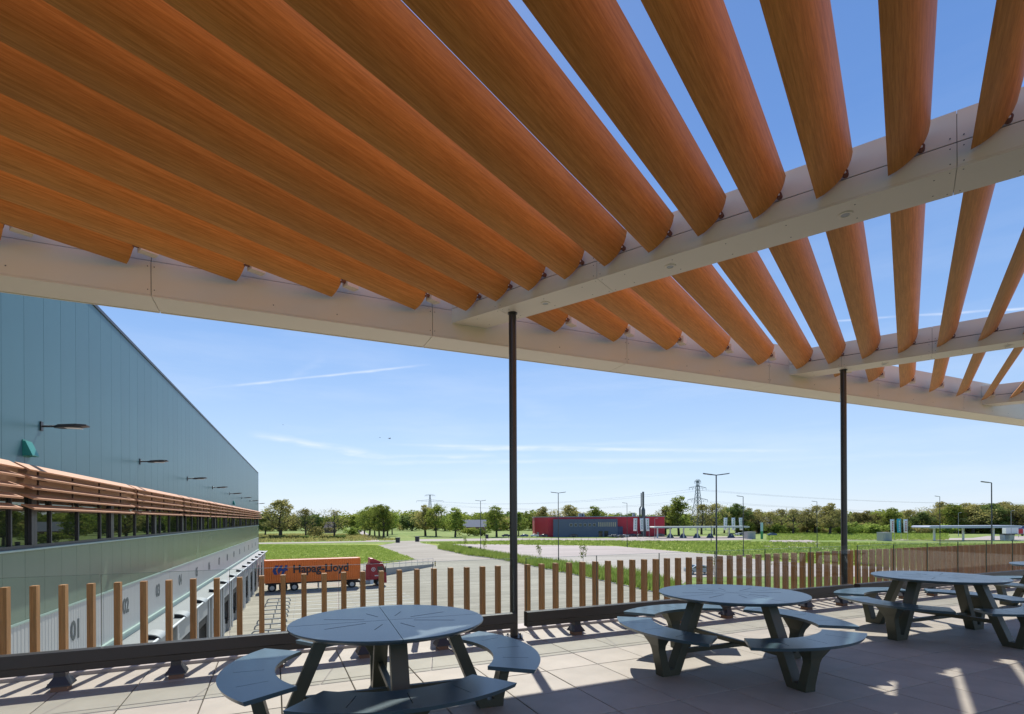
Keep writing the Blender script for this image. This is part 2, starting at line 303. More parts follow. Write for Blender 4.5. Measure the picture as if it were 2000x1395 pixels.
# kerb of the planted strip
strip_low = [G(856,1073), G(912,1085), G(968,1092), G(1106,1120), G(1250,1151), G(1330,1170)]
strip_up = [G(863,1063.5), G(993,1086.5), G(1100,1101.5), G(1250,1122.5), G(1331,1143)]
sheet('planting_bed', strip_low + strip_up[::-1], M['grass'], GZ+.06, 'planted strip between the yard and the lorry park')
kb = MB()
for P, Q in zip(strip_low, strip_low[1:]): kb.bar((*P, GZ+.06), (*Q, GZ+.06), .14, .16)
for P, Q in zip(strip_up, strip_up[1:]): kb.bar((*P, GZ+.06), (*Q, GZ+.06), .14, .16)
k_ = kb.build('kerb', M['kerb']); k_['kind'] = 'structure'; k_['label'] = 'concrete kerb edging the planted strip'
# yard trailer bay lines (perpendicular to the docks)
pm = MB(); 
for k in range(0, 13):
    for off in (-.15, 2.45):
        a = 21.3+5.2*k+off
        p = fr(ANG_A, a, 2.2); q = fr(ANG_A, a, -11.5); pm.bar((*p, 0), (*q, 0), .20, .008)
o = pm.build('painted_line', M['paint'], loc=(0,0,GZ+.03)); o['kind'] = 'structure'; o['label'] = 'white bay lines painted across the truck yard'
# paving joints of the yard as slim recessed strips
pj = MB()
for k in range(40):
    a = 10+2.6*k
    p = fr(ANG_A, a, -12); q = fr(ANG_A, a, -45); pj.bar((*p,0), (*q,0), .05, .004)
for k in range(8):
    p = fr(ANG_A, 0, 1-6.0*k); q = fr(ANG_A, 118, 1-6.0*k); pj.bar((*p,0), (*q,0), .06, .004)
o = pj.build('paving_joint', mat('joint_dark', (.27,.25,.22), .9), loc=(0,0,GZ+.0235)); o['kind'] = 'structure'; o['label'] = 'joints in the truck yard paving'
pj = MB()
for k in range(26):
    x0 = 5+4*k; pj.bar((x0, 0, 0), (x0+20, 0, 0), .001, .001)

# grass tufts
def scatter(poly, n, hmin, hmax, name, m_, label, z=GZ, seed=1, wd=.35, zf=0.0):
    rnd = random.Random(seed); xs = [p[0] for p in poly]; ys = [p[1] for p in poly]
    def inside(x, y):
        c = False
        for (x1,y1),(x2,y2) in zip(poly, poly[1:]+poly[:1]):
            if (y1 > y) != (y2 > y) and x < (x2-x1)*(y-y1)/(y2-y1)+x1: c = not c
        return c
    mb = MB(); k = 0; tries = 0
    vs, fs = [], []
    while k < n and tries < n*30:
        tries += 1
        x = rnd.uniform(min(xs), max(xs)); y = rnd.uniform(min(ys), max(ys))
        if not inside(x, y): continue
        k += 1
        for j in range(5):
            a = rnd.uniform(0, 6.28); h = rnd.uniform(hmin, hmax); w = wd*rnd.uniform(.3,.8); dx, dy = math.cos(a), math.sin(a); lx, ly = rnd.uniform(-.4,.4)*h, rnd.uniform(-.4,.4)*h
            ox, oy = x+rnd.uniform(-wd,wd), y+rnd.uniform(-wd,wd)
            b = len(vs); vs += [(ox-dx*w/2, oy-dy*w/2, z), (ox+dx*w/2, oy+dy*w/2, z), (ox+lx, oy+ly, z+h)]; fs.append((b,b+1,b+2))
    me = bpy.data.meshes.new(name); me.from_pydata(vs, [], fs); me.materials.append(m_); o = link(name, me); tag(o, label, name.split('_')[0], kind='stuff'); return o
scatter(strip_low + strip_up[::-1], 6500, .3, 1.35, 'weeds', M['leafb'], 'tall green weeds filling the planted strip', seed=2, wd=.26)
scatter([G(480,1106), G(750,1100.5), G(811,1093.5), G(736,1065.8), G(480,1064)], 9000, .1, .4, 'grass', M['leafb'], 'bright grass growing on the plot behind the lorry', seed=3, wd=.5)
scatter([G(822,1061), G(1040,1055.5), G(1500,1059), G(2100,1066), G(2100,1110), G(1640,1104), G(1439,1087), G(1204,1067), G(863,1063)], 9000, .15, .7, 'grass', M['leafb'], 'rough grass growing on the verge beyond the lorry park', seed=4, wd=.6)
scatter([G(400,1061), G(780,1055.5), G(700,1044), G(400,1044)], 3500, .3, 1.2, 'scrub', M['leaf2'], 'rough scrub beside the pale path under the trees', seed=5, wd=.8)
scatter([G(1500,1056), G(1850,1055), G(1850,1040), G(1500,1040)], 6000, .2, .8, 'grass', M['leafb'], 'meadow grass growing right of the filling station', seed=6, wd=.8)

# ================================================================ TERRACE
tb = MB(); tb.box(-6.1, 40, -12, 6.72, -.5, -.045); ob = tb.build('terrace_slab', M['joint'], rz=ANG_T); ob['kind'] = 'structure'
tb = MB(); tb.box(-6.0, 40, -12, 6.6, -7.5, -.5); ob = tb.build('terrace_building', M['conc'], rz=ANG_T)
tag(ob, 'concrete office block that carries the roof terrace', 'building')
floor = thing('terrace_floor', None, None, (0,0,0), ANG_T); floor['kind'] = 'structure'; floor['label'] = 'square pale stone tiles laid on the roof terrace'
P_ = .6; g = .004; tz = 0
tm = MB(); a = P_/2-g; c = .004
tm.loft([[(-a,-a,-.04),(a,-a,-.04),(a,a,-.04),(-a,a,-.04)], [(-a,-a,-c),(a,-a,-c),(a,a,-c),(-a,a,-c)], [(-a+c,-a+c,0),(a-c,-a+c,0),(a-c,a-c,0),(-a+c,a-c,0)]])
tile_me = tm.mesh('tile', M['tile'])
rest = MB(); cand = []
for i in range(-11, 40):
    for j in range(-10, 9):
        tcx = 3.05+P_*i+P_/2; scy = 1.64+P_*j+P_/2
        if scy > 6.45 or tcx < -6: continue
        X, Y = fr(ANG_T, tcx, scy)
        vis = Y > 2.6 and abs(X/Y) < 1.05+.5/Y and Y > 3.2
        cand.append((0 if vis else 1, math.hypot(X, Y), tcx, scy))
cand.sort()
cnt = 0
rt = random.Random(3)
for v_, d_, tx, sy in cand:
    if v_ == 0 and cnt < 298:
        o = link('tile', tile_me, floor, (tx, sy, rt.uniform(-.0012,.0012))); cnt += 1
    else:
        rest.loft([[(tx-a,sy-a,-.04),(tx+a,sy-a,-.04),(tx+a,sy+a,-.04),(tx-a,sy+a,-.04)], [(tx-a,sy-a,-.002),(tx+a,sy-a,-.002),(tx+a,sy+a,-.002),(tx-a,sy+a,-.002)]])
o = rest.build('outer_tiles', M['tile'], floor); o['kind'] = 'stuff'
# parapet cap beyond the tiles
cap = thing('parapet', None, None, (*fr(ANG_T,-2,6.6),0), ANG_T); cap['kind'] = 'structure'; cap['label'] = 'metal capped edge of the terrace under the pickets'
for k in range(10):
    mb = MB(off=(-2,6.6,0)); mb.box(-6.1+3*k, -6.1+3*k+2.992, 6.47, 6.78, -.3, .03); mb.build('cap_sheet', M['kerb'], cap, bevel=.006)

# ---- picket screen
scr = thing('picket_screen', 'row of upright brown timber look pickets along the terrace edge', 'picket fence', (*fr(ANG_T,-2.1,6.65),0), ANG_T)
pk = MB(); w2 = .027; d = .088
pr = [(-w2,0),(-w2*.5,.004),(0,.007),(w2*.5,.004),(w2,0),(w2,d),(-w2,d)]
pk.prism(pr, -.35, .872)
pk_me = pk.mesh('picket', M['picket'])
for k in range(-3, 88):
    link('picket', pk_me, scr, (-2.147+.2239*k+2.1, -.03, rt.uniform(-.003,.003)))
mb = MB(); mb.box(-4, 18, -.02, .05, -.30, -.2); 
mb.build('bottom_rail', M['frame'], scr)

# ---- glass railing
rail = thing('glass_railing', 'frameless glass railing in a black channel on splayed feet', 'railing', (*fr(ANG_T,-2,5.97),0), ANG_T)
S0 = 5.97; off = (-2, S0, 0)
poles_t = [2.79, 9.21, 15.6]
segs = [(-5.7, 2.715), (2.865, 9.125), (9.29, 15.5)]
for (t0, t1) in segs:
    mb = MB(off=off)
    prof = [(-.055,.235),(-.055,.345),(-.02,.350),(.02,.350),(.055,.345),(.055,.17),(.045,.162),(-.038,.162),(-.042,.226),(-.046,.226)]
    mb.loft([[(t, S0+y, z) for y, z in prof] for t in (t0, t1)])
    mb.build('channel', M['rail'], rail, bevel=.002)
    n = max(1, round((t1-t0)/1.04)); st = (t1-t0)/n if t0 > 0 else 1.04
    k = 0
    while True:
        if t0 < 0: b_ = t1-.01-st*k; a_ = b_-st
        else: a_ = t0+st*k; b_ = a_+st
        if k >= n: break
        mb = MB(off=off); mb.box(a_+.008, b_-.008, S0-.008, S0+.008, .34, 1.015)
        gp = mb.build('glass_panel', M['glass'], rail)
        mb = MB(off=off); mb.box(a_+.006, a_+.0085, S0-.0085, S0+.0085, .36, 1.017); mb.box(a_+.006, b_-.006, S0-.0085, S0+.0085, 1.0152, 1.0175)
        mb.build('polished_edge', M['glassedge'], gp)
        k += 1
ft = MB(); ft.box(-.042,.042,-.05,.05,.10,.165)
ft.loft([[(-.042,-.05,.125),(.042,-.05,.125),(.042,.05,.125),(-.042,.05,.125)], [(-.085,-.085,.058),(.085,-.085,.058),(.085,.085,.058),(-.085,.085,.058)], [(-.088,-.088,.046),(.088,-.088,.046),(.088,.088,.046),(-.088,.088,.046)]])
ft_me = ft.mesh('foot', M['foot'])
fp = MB(); fp.box(-.058,.058,-.07,.06,0,.048); fp_me = fp.mesh('foot_pad', M['footpad'])
fb = MB()
for x in (-.072,.072):
    for y in (-.072,.072): fb.tube((x,y,.045),(x,y,.078),.008,n=6)
fb_me = fb.mesh('bolt_heads', M['screw'])
tl = [-4.38+.88*k for k in range(0, 8)] + [3.59+.88*k for k in range(0, 7)] + [9.75+.88*k for k in range(0,7)]
for t in tl:
    o = link('foot', ft_me, rail, (t+2, 0, 0)); link('foot_pad', fp_me, o); link('bolt_heads', fb_me, o)

# ================================================================ ROOF (pergola)
SOF = 4.13; GRV = 4.325; TOP = 4.567; FS = 6.78
perg = thing('pergola', 'large pergola roof of tilted timber look blades on pale metal beams', 'pergola', (0,0,0), 0)
pv = perg
# fascia
fas = bpy.data.objects.new('fascia', None); COL.objects.link(fas); fas.parent = perg; fas.rotation_euler = (0,0,ANG_T)
mb = MB(); mb.box(-9.5, 30, FS+.03, 7.27, 3.96, 4.64); mb.build('core', M['core'], fas)
jt = [-1.196+3.11*k for k in range(-3, 11)]
def seg(mk, name, m_, parent, bevel=.003): 
    for t0, t1 in zip(jt, jt[1:]):
        mk(t0+.003, t1-.003).build(name, m_, parent, bevel=bevel)
def f1(t0,t1): mb = MB(); mb.box(t0,t1,FS,FS+.02,3.935,4.30); return mb
def f2(t0,t1): mb = MB(); mb.box(t0,t1,FS+.012,FS+.028,4.308,4.66); return mb
def f3(t0,t1): mb = MB(); mb.box(t0,t1,FS+.012,7.27,3.925,3.945); mb.box(t0,t1,FS-.004,FS+.006,3.915,3.932); mb.box(t0,t1,FS+.004,FS+.012,3.915,3.919); return mb
def f4(t0,t1): mb = MB(); mb.box(t0,t1,7.272,7.29,3.918,4.67); mb.box(t0,t1,FS+.02,7.27,4.645,4.665); return mb
for f, nm in ((f1,'inner_panel'),(f2,'upper_panel'),(f3,'soffit_panel'),(f4,'outer_panel')): seg(f, nm, M['alu'], fas)
scw = MB()
for t in jt:
    for dt in (-.03,.03):
        for z in (3.99, 4.24): scw.tube((t+dt, FS-.003, z), (t+dt, FS+.001, z), .006, n=6)
    for dt in (-1.2, 1.2): scw.tube((t+dt, FS-.003, 4.02), (t+dt, FS+.001, 4.02), .007, n=6)
scw.build('screw_heads', M['screw'], fas)
# beams
def beam(l0, l1, joints, lights, m_end=9.6, cut=True):
    be = bpy.data.objects.new('beam', None); COL.objects.link(be); be.parent = perg; be.rotation_euler = (0,0,ANG_B)
    mn = (.485*l0-FS)/.874; mf = (.485*l1-FS)/.874
    e = .02
    cb = MB(); cb.prism([(mn+.02+.03,l0+e),(m_end-.05,l0+e),(m_end-.05,l1-e),(mf+.02,l1-e)], SOF+e, TOP-.02); cb.build('core', M['core'], be)
    js = [None]+joints+[m_end]
    for j0, j1 in zip(js, js[1:]):
        a0 = (mn, mf) if j0 is None else (j0+.0015, j0+.0015)
        b0 = j1-.0015
        mb = MB(); sh = .018
        # trough: soffit and two cheeks, as one folded panel
        mb.prism([(a0[0],l0),(b0,l0),(b0,l1),(a0[1],l1)], SOF, SOF+.015)
        mb.build('soffit_panel', M['alu'], be, bevel=.002)
        for la, lb, aa in ((l0, l0+.016, a0[0]), (l1-.016, l1, a0[1])):
            mb = MB(); mb.box(aa+.0005, b0, la, lb, SOF+.016, GRV-.006); mb.build('side_panel', M['alu'], be, bevel=.002)
            l2 = (la+.010, lb+.010) if la == l0 else (la-.010, lb-.010)
            mb = MB(); mb.box(aa+(.01 if j0 is None else .0005), b0, l2[0], l2[1], GRV+.006, TOP); mb.build('upper_panel', M['alu'], be, bevel=.002)
        mb = MB(); mb.prism([(a0[0]+.02,l0+.03),(b0,l0+.03),(b0,l1-.03),(a0[1]+.02,l1-.03)], TOP-.018, TOP-.004); mb.build('top_panel', M['alu'], be)
        if j0 is None:
            mb = MB(); p0 = Vector((mn,l0,0)); p1 = Vector((mf,l1,0)); mb.bar((mn+.012,l0+.018,(SOF+.015+TOP)/2), (mf+.008,l1-.018,(SOF+.015+TOP)/2), .012, TOP-SOF-.02); mb.build('end_panel', M['alu'], be)
    sm = MB()
    q = (mn+mf)/2+.25
    while q < m_end:
        for ll in (l0+.09, l1-.09): sm.tube((q, ll, SOF-.002), (q, ll, SOF+.001), .006, n=6)
        q += .52
    for j in joints:
        for dj in (-.04,.04):
            for ll in (l0+.05, l1-.05): sm.tube((j+dj, ll, SOF-.002), (j+dj, ll, SOF+.001), .005, n=6)
            for zz in (SOF+.04, GRV-.04, GRV+.04): sm.tube((j+dj, l0-.002, zz), (j+dj, l0+.003, zz), .005, n=6)
    sm.build('screw_heads', M['screw'], be)
    lc = (l0+l1)/2
    for q in lights:
        rg = MB(); n = 20
        rings = [[(q+r*math.cos(6.283*i/n), lc+r*math.sin(6.283*i/n), z) for i in range(n)] for r, z in ((.058,SOF),(.058,SOF-.005),(.050,SOF-.008),(.036,SOF-.006),(.034,SOF-.001))]
        rg.loft(rings, cap=False); s_ = rg.build('downlight', M['alu'], be, smooth=True)
        ln = MB(); ln.tube((q,lc,SOF-.003),(q,lc,SOF-.0008),.034,n=20); ln.build('lens', M['lgrey'], s_)
    return be
beam(5.20, 5.63, [-4.09,-2.71,.31,3.33,6.35], [-3.52+1.55*k for k in range(8)])
beam(10.85, 11.27, [-.91,.33,3.35,6.37], [-.30+1.55*k for k in range(6)])
beam(16.50, 16.92, [2.2,3.5,6.5], [3.0+1.55*k for k in range(4)])
b0_ = beam(-.45, -.02, [-6.0,-3.0,0,3,6], [])
# blades
c_ = Vector((.264,.29)); nn = Vector((c_.y,-c_.x)).normalized()   # normal to the chord, down and towards +m
def section():
    pts = []; N = 9
    for i in range(N): 
        u = i/(N-1); th = .064*math.sin(math.pi*u)**.8 if 0 < u < 1 else 0
        pts.append(c_*u + nn*th)
    for i in range(N-2, 0, -1):
        u = i/(N-1); th = .030*math.sin(math.pi*u)**.8; pts.append(c_*u - nn*th)
    return pts
SEC = section()
cache = {}
def blade_me(L):
    key = round(L, 3)
    if key not in cache:
        mb = MB(); mb.loft([[(p.x, y, p.y) for p in SEC] for y in (0, L)]); cache[key] = mb.mesh('blade', M['blade'], smooth=True)
        for p in cache[key].polygons:
            if len(p.vertices) > 4: p.use_smooth = False
    return cache[key]
br = MB(); mid = c_*.5+nn*.03
# arm and ring of the pivot, drawn in the m-z plane at the blade's end
e2 = mid+Vector((.055,.015))
br.bar((mid.x-.02, 0, mid.y-.01), (e2.x, 0, e2.y), .014, .028, up=(0,1,0) and (0,0,1))
n = 12
br.loft([[(e2.x+r*math.cos(6.283*i/n), y, e2.y+r*math.sin(6.283*i/n)) for i in range(n)] for r, y in ((.012,-.012),(.024,-.012),(.024,.04),(.012,.04))], cap=False)
br_me = br.mesh('pivot_bracket', mat('brown_bracket', (.14,.05,.03), .5))
pin = MB(); pin.tube((e2.x,-.016,e2.y),(e2.x,.05,e2.y),.009,n=8); pin_me = pin.mesh('pivot_pin', M['white'])
sup = MB(); sup.box(e2.x-.05, e2.x+.05, .0, .16, e2.y-.05, e2.y+.06); sup_me = sup.mesh('support_block', M['alu'])
bf = bpy.data.objects.new('blade_field', None); COL.objects.link(bf); bf.parent = perg; bf.rotation_euler = (0,0,ANG_B)
LOWZ = 4.204; nb = 0
for (ls, le) in ((-5.5,-.50), (.03, 5.145), (5.68, 10.795), (11.32, 16.445)):
    for k in range(-14, 24):
        mk = -2.095+.4957*k
        if mk > 8.2: continue
        lf = (6.72+.874*mk)/.485
        le2 = min(le, lf)
        if le2-ls < .25: continue
        o = link('blade', blade_me(le2-ls), perg); o.parent = bf
        o.location = (mk, ls, LOWZ+rt.uniform(-.003,.003)); o.rotation_euler = (0, R(rt.uniform(-.5,.5)), 0); nb += 1
        b1 = link('pivot_bracket', br_me, o, (0, le2-ls+.0, 0)); 
        link('pivot_pin', pin_me, o, (0, le2-ls+.0, 0))
        if le2 < le: link('support_block', sup_me, o, (0, le2-ls+.045, 0))
        else: link('pivot_bracket', br_me, o, (0, -.03, 0))
# posts
for (x, y) in (fr(ANG_B,-4.02,5.415), fr(ANG_B,-.90,11.06), fr(ANG_B,2.23,16.71)):
    p = MB(); p.tube((0,0,.012),(0,0,SOF),.049,n=28); po = p.build('post', M['pole'], perg, smooth=True, loc=(x,y,0))
    p = MB(); p.tube((0,0,SOF-.012),(0,0,SOF),.062,n=24); p.build('collar', M['pole'], po)
    p = MB(); p.box(-.11,.11,-.11,.11,.0,.014)
    for a_ in (-.08,.08):
        for b_ in (-.08,.08): p.tube((a_,b_,.01),(a_,b_,.035),.011,n=6)
    p.build('base_plate', M['foot'], po)

# ================================================================ PICNIC TABLES
RT = .714; HT = .745; HB = .455
def table_master():
    t = thing('picnic_table', 'x', 'picnic table', (0,0,0), 0, 'round picnic tables on the terrace')
    # table top: two halves; slots cut as real gaps between sector plates
    for sgn in (0, 1):
        n = 30; th0 = math.pi/2+math.pi*sgn
        gap = .002
        def half(r, z, ins=0):
            pts = []
            for i in range(n+1):
                a_ = th0+math.pi*i/n; x, y = r*math.cos(a_), r*math.sin(a_)
                x = (min(x, -gap) if sgn == 0 else max(x, gap)); pts.append((x,y,z))
            return pts
        mb = MB(); mb.loft([half(RT-.03,HT-.032), half(RT-.001,HT-.012), half(RT,HT-.004), half(RT-.003,HT)]); mb.build('table_top', M['table'], t)
    # cut slots are dark thin inlays set 0.6 mm proud
    sl = MB()
    for k in range(8):
        a_ = math.pi/8+math.pi/4*k; r0, r1 = (.19,.50) if k in (0,3,4,7) else (.17,.36)
        ca, sa = math.cos(a_), math.sin(a_)
        sl.bar((r0*ca,r0*sa,HT+.0002), (r1*ca,r1*sa,HT+.0002), .005, .0012)
    sl.bar((-RT+.01,0,HT+.0001),(RT-.01,0,HT+.0001),.0022,.0008)
    sl.build('slot', M['black'], t)
    for q in range(4):
        rot = Matrix.Rotation(math.pi/2*q, 4, 'Z')
        def addp(mb, name, m_, parent, bevel=.004, smooth=False):
            me = mb.mesh(name, m_, smooth); me.transform(rot); o = link(name, me, parent)
            if bevel: b = o.modifiers.new('bevel','BEVEL'); b.width = bevel; b.segments = 2; b.limit_method = 'ANGLE'; b.angle_limit = R(40)
            return o
        # bench: annular sector cut by three real slots -> four plates joined at inner and outer strips
        ri, ro, half_a = .79, 1.145, R(37); s0, s1 = .86, 1.055
        slots = [R(-20), 0, R(20)]; sw = .0028
        def arc(r, a0, a1, n): return [(r*math.cos(a0+(a1-a0)*i/n), r*math.sin(a0+(a1-a0)*i/n)) for i in range(n+1)]
        mb = MB()
        def sector(r0, r1, a0, a1, n=6):
            mb.prism(arc(r1,a0,a1,n)+arc(r0,a0,a1,n)[::-1], HB-.028, HB)
        # build on a grid so that slots are holes
        angs = [-half_a]
        for s_ in slots: angs += [s_-sw/.95, s_+sw/.95]
        angs.append(half_a)
        fine = []
        for i in range(len(angs)-1):
            nseg = 1 if i % 2 else 6
            for j in range(nseg): fine.append(angs[i]+(angs[i+1]-angs[i])*j/nseg)
        fine.append(half_a); radii = [ri, s0, s1, ro]
        holes = set()
        for i in range(len(fine)-1):
            midp = (fine[i]+fine[i+1])/2
            if any(abs(midp-s_) < sw for s_ in slots): holes.add((i,1))
        def tr(r, a_):  # tips swept slightly outwards
            return r
        vs = []; idx = {}
        for zi, z in enumerate((HB-.028, HB)):
            for i, a_ in enumerate(fine):
                for j, r in enumerate(radii):
                    ch = .014 if (zi == 0 and j == 3) else 0
                    idx[zi,i,j] = len(vs); vs.append(((r-ch)*math.cos(a_), (r-ch)*math.sin(a_), z))
        fs = []
        NI, NJ = len(fine)-1, 3
        def solid(i, j): return 0 <= i < NI and 0 <= j < NJ and (i,j) not in holes
        for i in range(NI):
            for j in range(NJ):
                if not solid(i,j): continue
                fs.append((idx[1,i,j],idx[1,i,j+1],idx[1,i+1,j+1],idx[1,i+1,j])); fs.append((idx[0,i,j],idx[0,i+1,j],idx[0,i+1,j+1],idx[0,i,j+1]))
                if not solid(i-1,j): fs.append((idx[0,i,j],idx[0,i,j+1],idx[1,i,j+1],idx[1,i,j]))
                if not solid(i+1,j): fs.append((idx[0,i+1,j],idx[1,i+1,j],idx[1,i+1,j+1],idx[0,i+1,j+1]))
                if not solid(i,j-1): fs.append((idx[0,i,j],idx[1,i,j],idx[1,i+1,j],idx[0,i+1,j]))
                if not solid(i,j+1): fs.append((idx[0,i,j+1],idx[0,i+1,j+1],idx[1,i+1,j+1],idx[1,i,j+1]))
        mb.add(vs, fs); addp(mb, 'bench', M['table'], t, bevel=0)
        # V frame: outer leg (flaring under the bench), foot, inner leg up to the table top
        def leg(path, name):
            mb = MB(); mb.loft([[(r0,-w,z),(r1,-w,z),(r1,w,z),(r0,w,z)] for r0, r1, w, z in path]); return addp(mb, name, M['tableleg'], t)
        leg([(.800,.895,.058,.0),(.815,.90,.058,.06),(.865,.945,.058,.26),(.868,.955,.07,.30),(.845,1.02,.145,HB-.028)], 'bench_leg')
        leg([(.70,.80,.057,.0),(.672,.765,.057,.06),(.40,.495,.057,HT-.032)], 'table_leg')
        mb = MB(); mb.box(.735,.86,-.0565,.0565,.001,.062); addp(mb, 'foot', M['tableleg'], t)
    for ax in (0,1):
        mb = MB()
        L = .60
        if ax == 0: mb.bar((-L,0,.215),(L,0,.215),.045,.045)
        else: mb.bar((0,-L,.262),(0,L,.262),.045,.045)
        mb.build('cross_brace', M['tableleg'], t, bevel=.004)
    mb = MB(); mb.box(-.5,.5,-.03,.03,HT-.07,HT-.033); mb.box(-.03,.03,-.5,-.031,HT-.07,HT-.033); mb.box(-.03,.03,.031,.5,HT-.07,HT-.033); mb.build('top_support', M['tableleg'], t)
    return t
tb0 = table_master()
tlab = ['round olive steel picnic table nearest the camera, before the tall black post', 'second round steel picnic table, standing between the two black posts', 'third round steel picnic table, just right of the second black post', 'farthest round picnic table, half cut off at the right edge']
for k in range(4):
    o = tb0 if k == 0 else copy_tree(tb0)
    x, y = fr(ANG_T, (.79,4.245,7.80,11.4)[k], (4.04,4.0,3.98,3.98)[k]); o.location = (x, y, 0); o.rotation_euler = (0,0,ANG_T+R((-4,-2.5,-2,-3)[k])); o['label'] = tlab[k]
# ================================================================ WAREHOUSE
DW = 7.0; A0, A1 = 9.0, 95.0; RZ = 9.2
wo = fr(ANG_A, A0, DW)
wh = thing('warehouse', 'huge blue green clad warehouse with a window band and loading docks', 'warehouse', (*wo, GZ), ANG_A)
OFF = (A0, DW, GZ)
def WB(): return MB(off=OFF)
mb = WB(); mb.box(A0, A1, DW+.25, 62, GZ, RZ-.05); mb.build('wall', M['whpan'], wh)
mb = WB(); mb.box(A0, A1+.02, DW-.07, DW+.3, RZ, RZ+.12); mb.box(A0, A1+.02, DW+.3, 62, RZ+.0, RZ+.06); mb.build('roof', M['frame'], wh)
pw = 1.15
mb = MB(); mb.box(.006, pw-.006, 0, .06, 0, RZ-3.03); up_me = mb.mesh('upper_panel', M['whpan'])
mb = MB(); mb.box(.006, pw-.006, 0, .06, 0, 1.83); lo_me = mb.mesh('lower_panel', M['whlow'])
for k in range(int((A1-A0)/pw)):
    a = A1-pw*(k+1)
    o = link('upper_panel', up_me, wh, (a-A0, -.03, 3.03-GZ)); o = link('lower_panel', lo_me, wh, (a-A0, -.03, -1.12-GZ))
mb = WB(); mb.box(A0, A1, DW+.02, DW+.24, -1.2, .72); mb.box(A0, A1, DW+.02, DW+.24, 2.3, RZ-.02); mb.box(A0,A1,DW+.02,DW+.24,GZ,-1.2); mb.build('backing', M['core'], wh)
mb = WB(); mb.box(A0, A1+.01, DW-.10, DW+.2, .722, .775); mb.build('sill', M['whflash'], wh, bevel=.01)
mb = WB(); mb.box(A0, A1+.01, DW-.06, DW, -1.19, -1.13); mb.build('flashing', M['whflash'], wh)
mb = WB(); mb.box(A0, A1+.01, DW-.05, DW, 2.98, 3.027); mb.build('flashing', M['frame'], wh)
mb = WB(); mb.box(A1-.0, A1+.05, DW-.05, DW+.2, GZ, RZ); mb.build('corner_trim', M['whpan'], wh)
# windows
for k in range(-1, 12):
    a = 18.6+6.45*k; b = a+6.45
    if b > A1: b = A1-.1
    if a < A0: a = A0
    if b-a < 1: continue
    full = [a]+[x for x in (18.6+6.45*k+1.15, 18.6+6.45*k+3.2, 18.6+6.45*k+5.28) if a < x < b]+[b]
    mb = WB(); y0, y1 = DW+.04, DW+.16; z0, z1 = .776, 2.35
    mb.box(a+.003, b-.003, y0, y1, z0, z0+.09); mb.box(a+.003, b-.003, y0, y1, z1-.08, z1)
    for j, x in enumerate(full):
        w = .035
        if j == 0: mb.box(a+.003, a+.16, y0-.03, y1, z0+.0905, z1-.0805)
        elif j == len(full)-1: mb.box(b-.16, b-.003, y0-.03, y1, z0+.0905, z1-.0805)
        else: mb.box(x-w, x+w, y0, y1, z0+.0905, z1-.0805)
    f = mb.build('window', M['frame'], wh)
    for x0, x1 in zip(full, full[1:]):
        mb = WB(); mb.box(x0+.02, x1-.02, y0+.05+random.uniform(0,.004), y0+.07, z0+.05, z1-.05); mb.build('pane', M['winglass'], f)
# sun shade blades: five rows, segments of 9.3 m with gaps
M['bb'] = wood('brown_backing', (.20,.10,.055), (.27,.15,.08), (1,30,30)); M['bk'] = mat('brown_bracket_steel', (.07,.04,.03), .5)
seg_a = [16.95+9.25*k for k in range(-1, 9)]
for a in seg_a:
    b = min(a+9.25-.28, A1+.3); a = max(a, A0)
    for r_ in range(5):
        zc = 2.93-.262*r_; hw = .115
        mb = WB()
        y_out = DW-.52+ (.0 if r_ else .0)
        tiltd = .13 if r_ == 0 else .085
        # tilted plank: outer edge low
        sec = [(DW-.28, zc+.085),(DW-.275,zc+.045),(DW-.30-.24, zc+.045-tiltd-.035),(DW-.30-.262, zc+.055-tiltd)]
        if r_ == 0: sec = [(DW-.22, zc+.09),(DW-.22,zc+.05),(DW-.50, zc-.12),(DW-.53, zc-.09)]
        mb.loft([[(x, y, z) for y, z in sec] for x in (a+.04*r_, b-.04*r_)]); mb.build('sunshade_blade', M['shade'], wh)
    mb = WB(); x = a+1.2
    while x < b:
        mb = WB(); mb.bar((x, DW-.24, 2.99),(x, DW-.24, 1.86),.04,.04)
        for r_ in range(1, 5): zc = 2.93-.262*r_; mb.bar((x, DW-.22, zc-.03),(x,DW-.44,zc-.075),.05,.02)
        mb.build('sunshade_bracket', M['bk'], wh); x += 2.31
    mb = WB(); mb.box(a-.12, b+.16, DW-.10, DW-.08, 2.16, 2.97); mb.build('shade_backing', M['bb'], wh)
# ribbed number band and dock level
for k in range(-2, 15):
    a = 21.3+5.2*k-2.6; b = min(a+5.2, A1); a = max(a, A0)
    if b-a < .5: continue
    mb = WB(); x = a+.01; pts = []
    while x < b-.17:
        pts += [(x, DW-.023), (x+.03, DW-.03), (x+.13, DW-.03), (x+.16, DW-.023)]; x += .2
    pts.append((b-.01, DW-.005)); poly = pts+[(b-.01, DW+.015),(a+.01, DW+.015)]
    mb.prism(poly, -3.05, -1.2); mb.build('ribbed_panel', M['whgrey'], wh)
mb = WB(); mb.box(A0, A1+.02, DW-.14, DW, -3.16, -3.055); mb.box(A0, A1+.02, DW-.10, DW, -3.32, -3.165); mb.build('ledge_trim', M['whflash'], wh, bevel=.008)
mb = WB()
for k in range(17):
    a = A0+5.2*k; b = min(a+5.19, A1+.05)
    if b > a: mb.loft([[(x, DW-.02, -3.33),(x, 5.72, -3.42),(x, 5.72, -3.52),(x, DW-.02, -3.46)] for x in (a, b)])
mb.build('dock_roof', mat('grey_ledge', (.24,.25,.25), .5), wh)
mb = WB(); mb.box(A0, A1, 6.9, DW+.1, GZ, -3.47); mb.build('dock_wall', M['whgrey'], wh)
mb = WB(); mb.tube((A0,5.70,-3.40),(A1,5.70,-3.40),.05,n=8); mb.build('gutter', M['white'], wh)
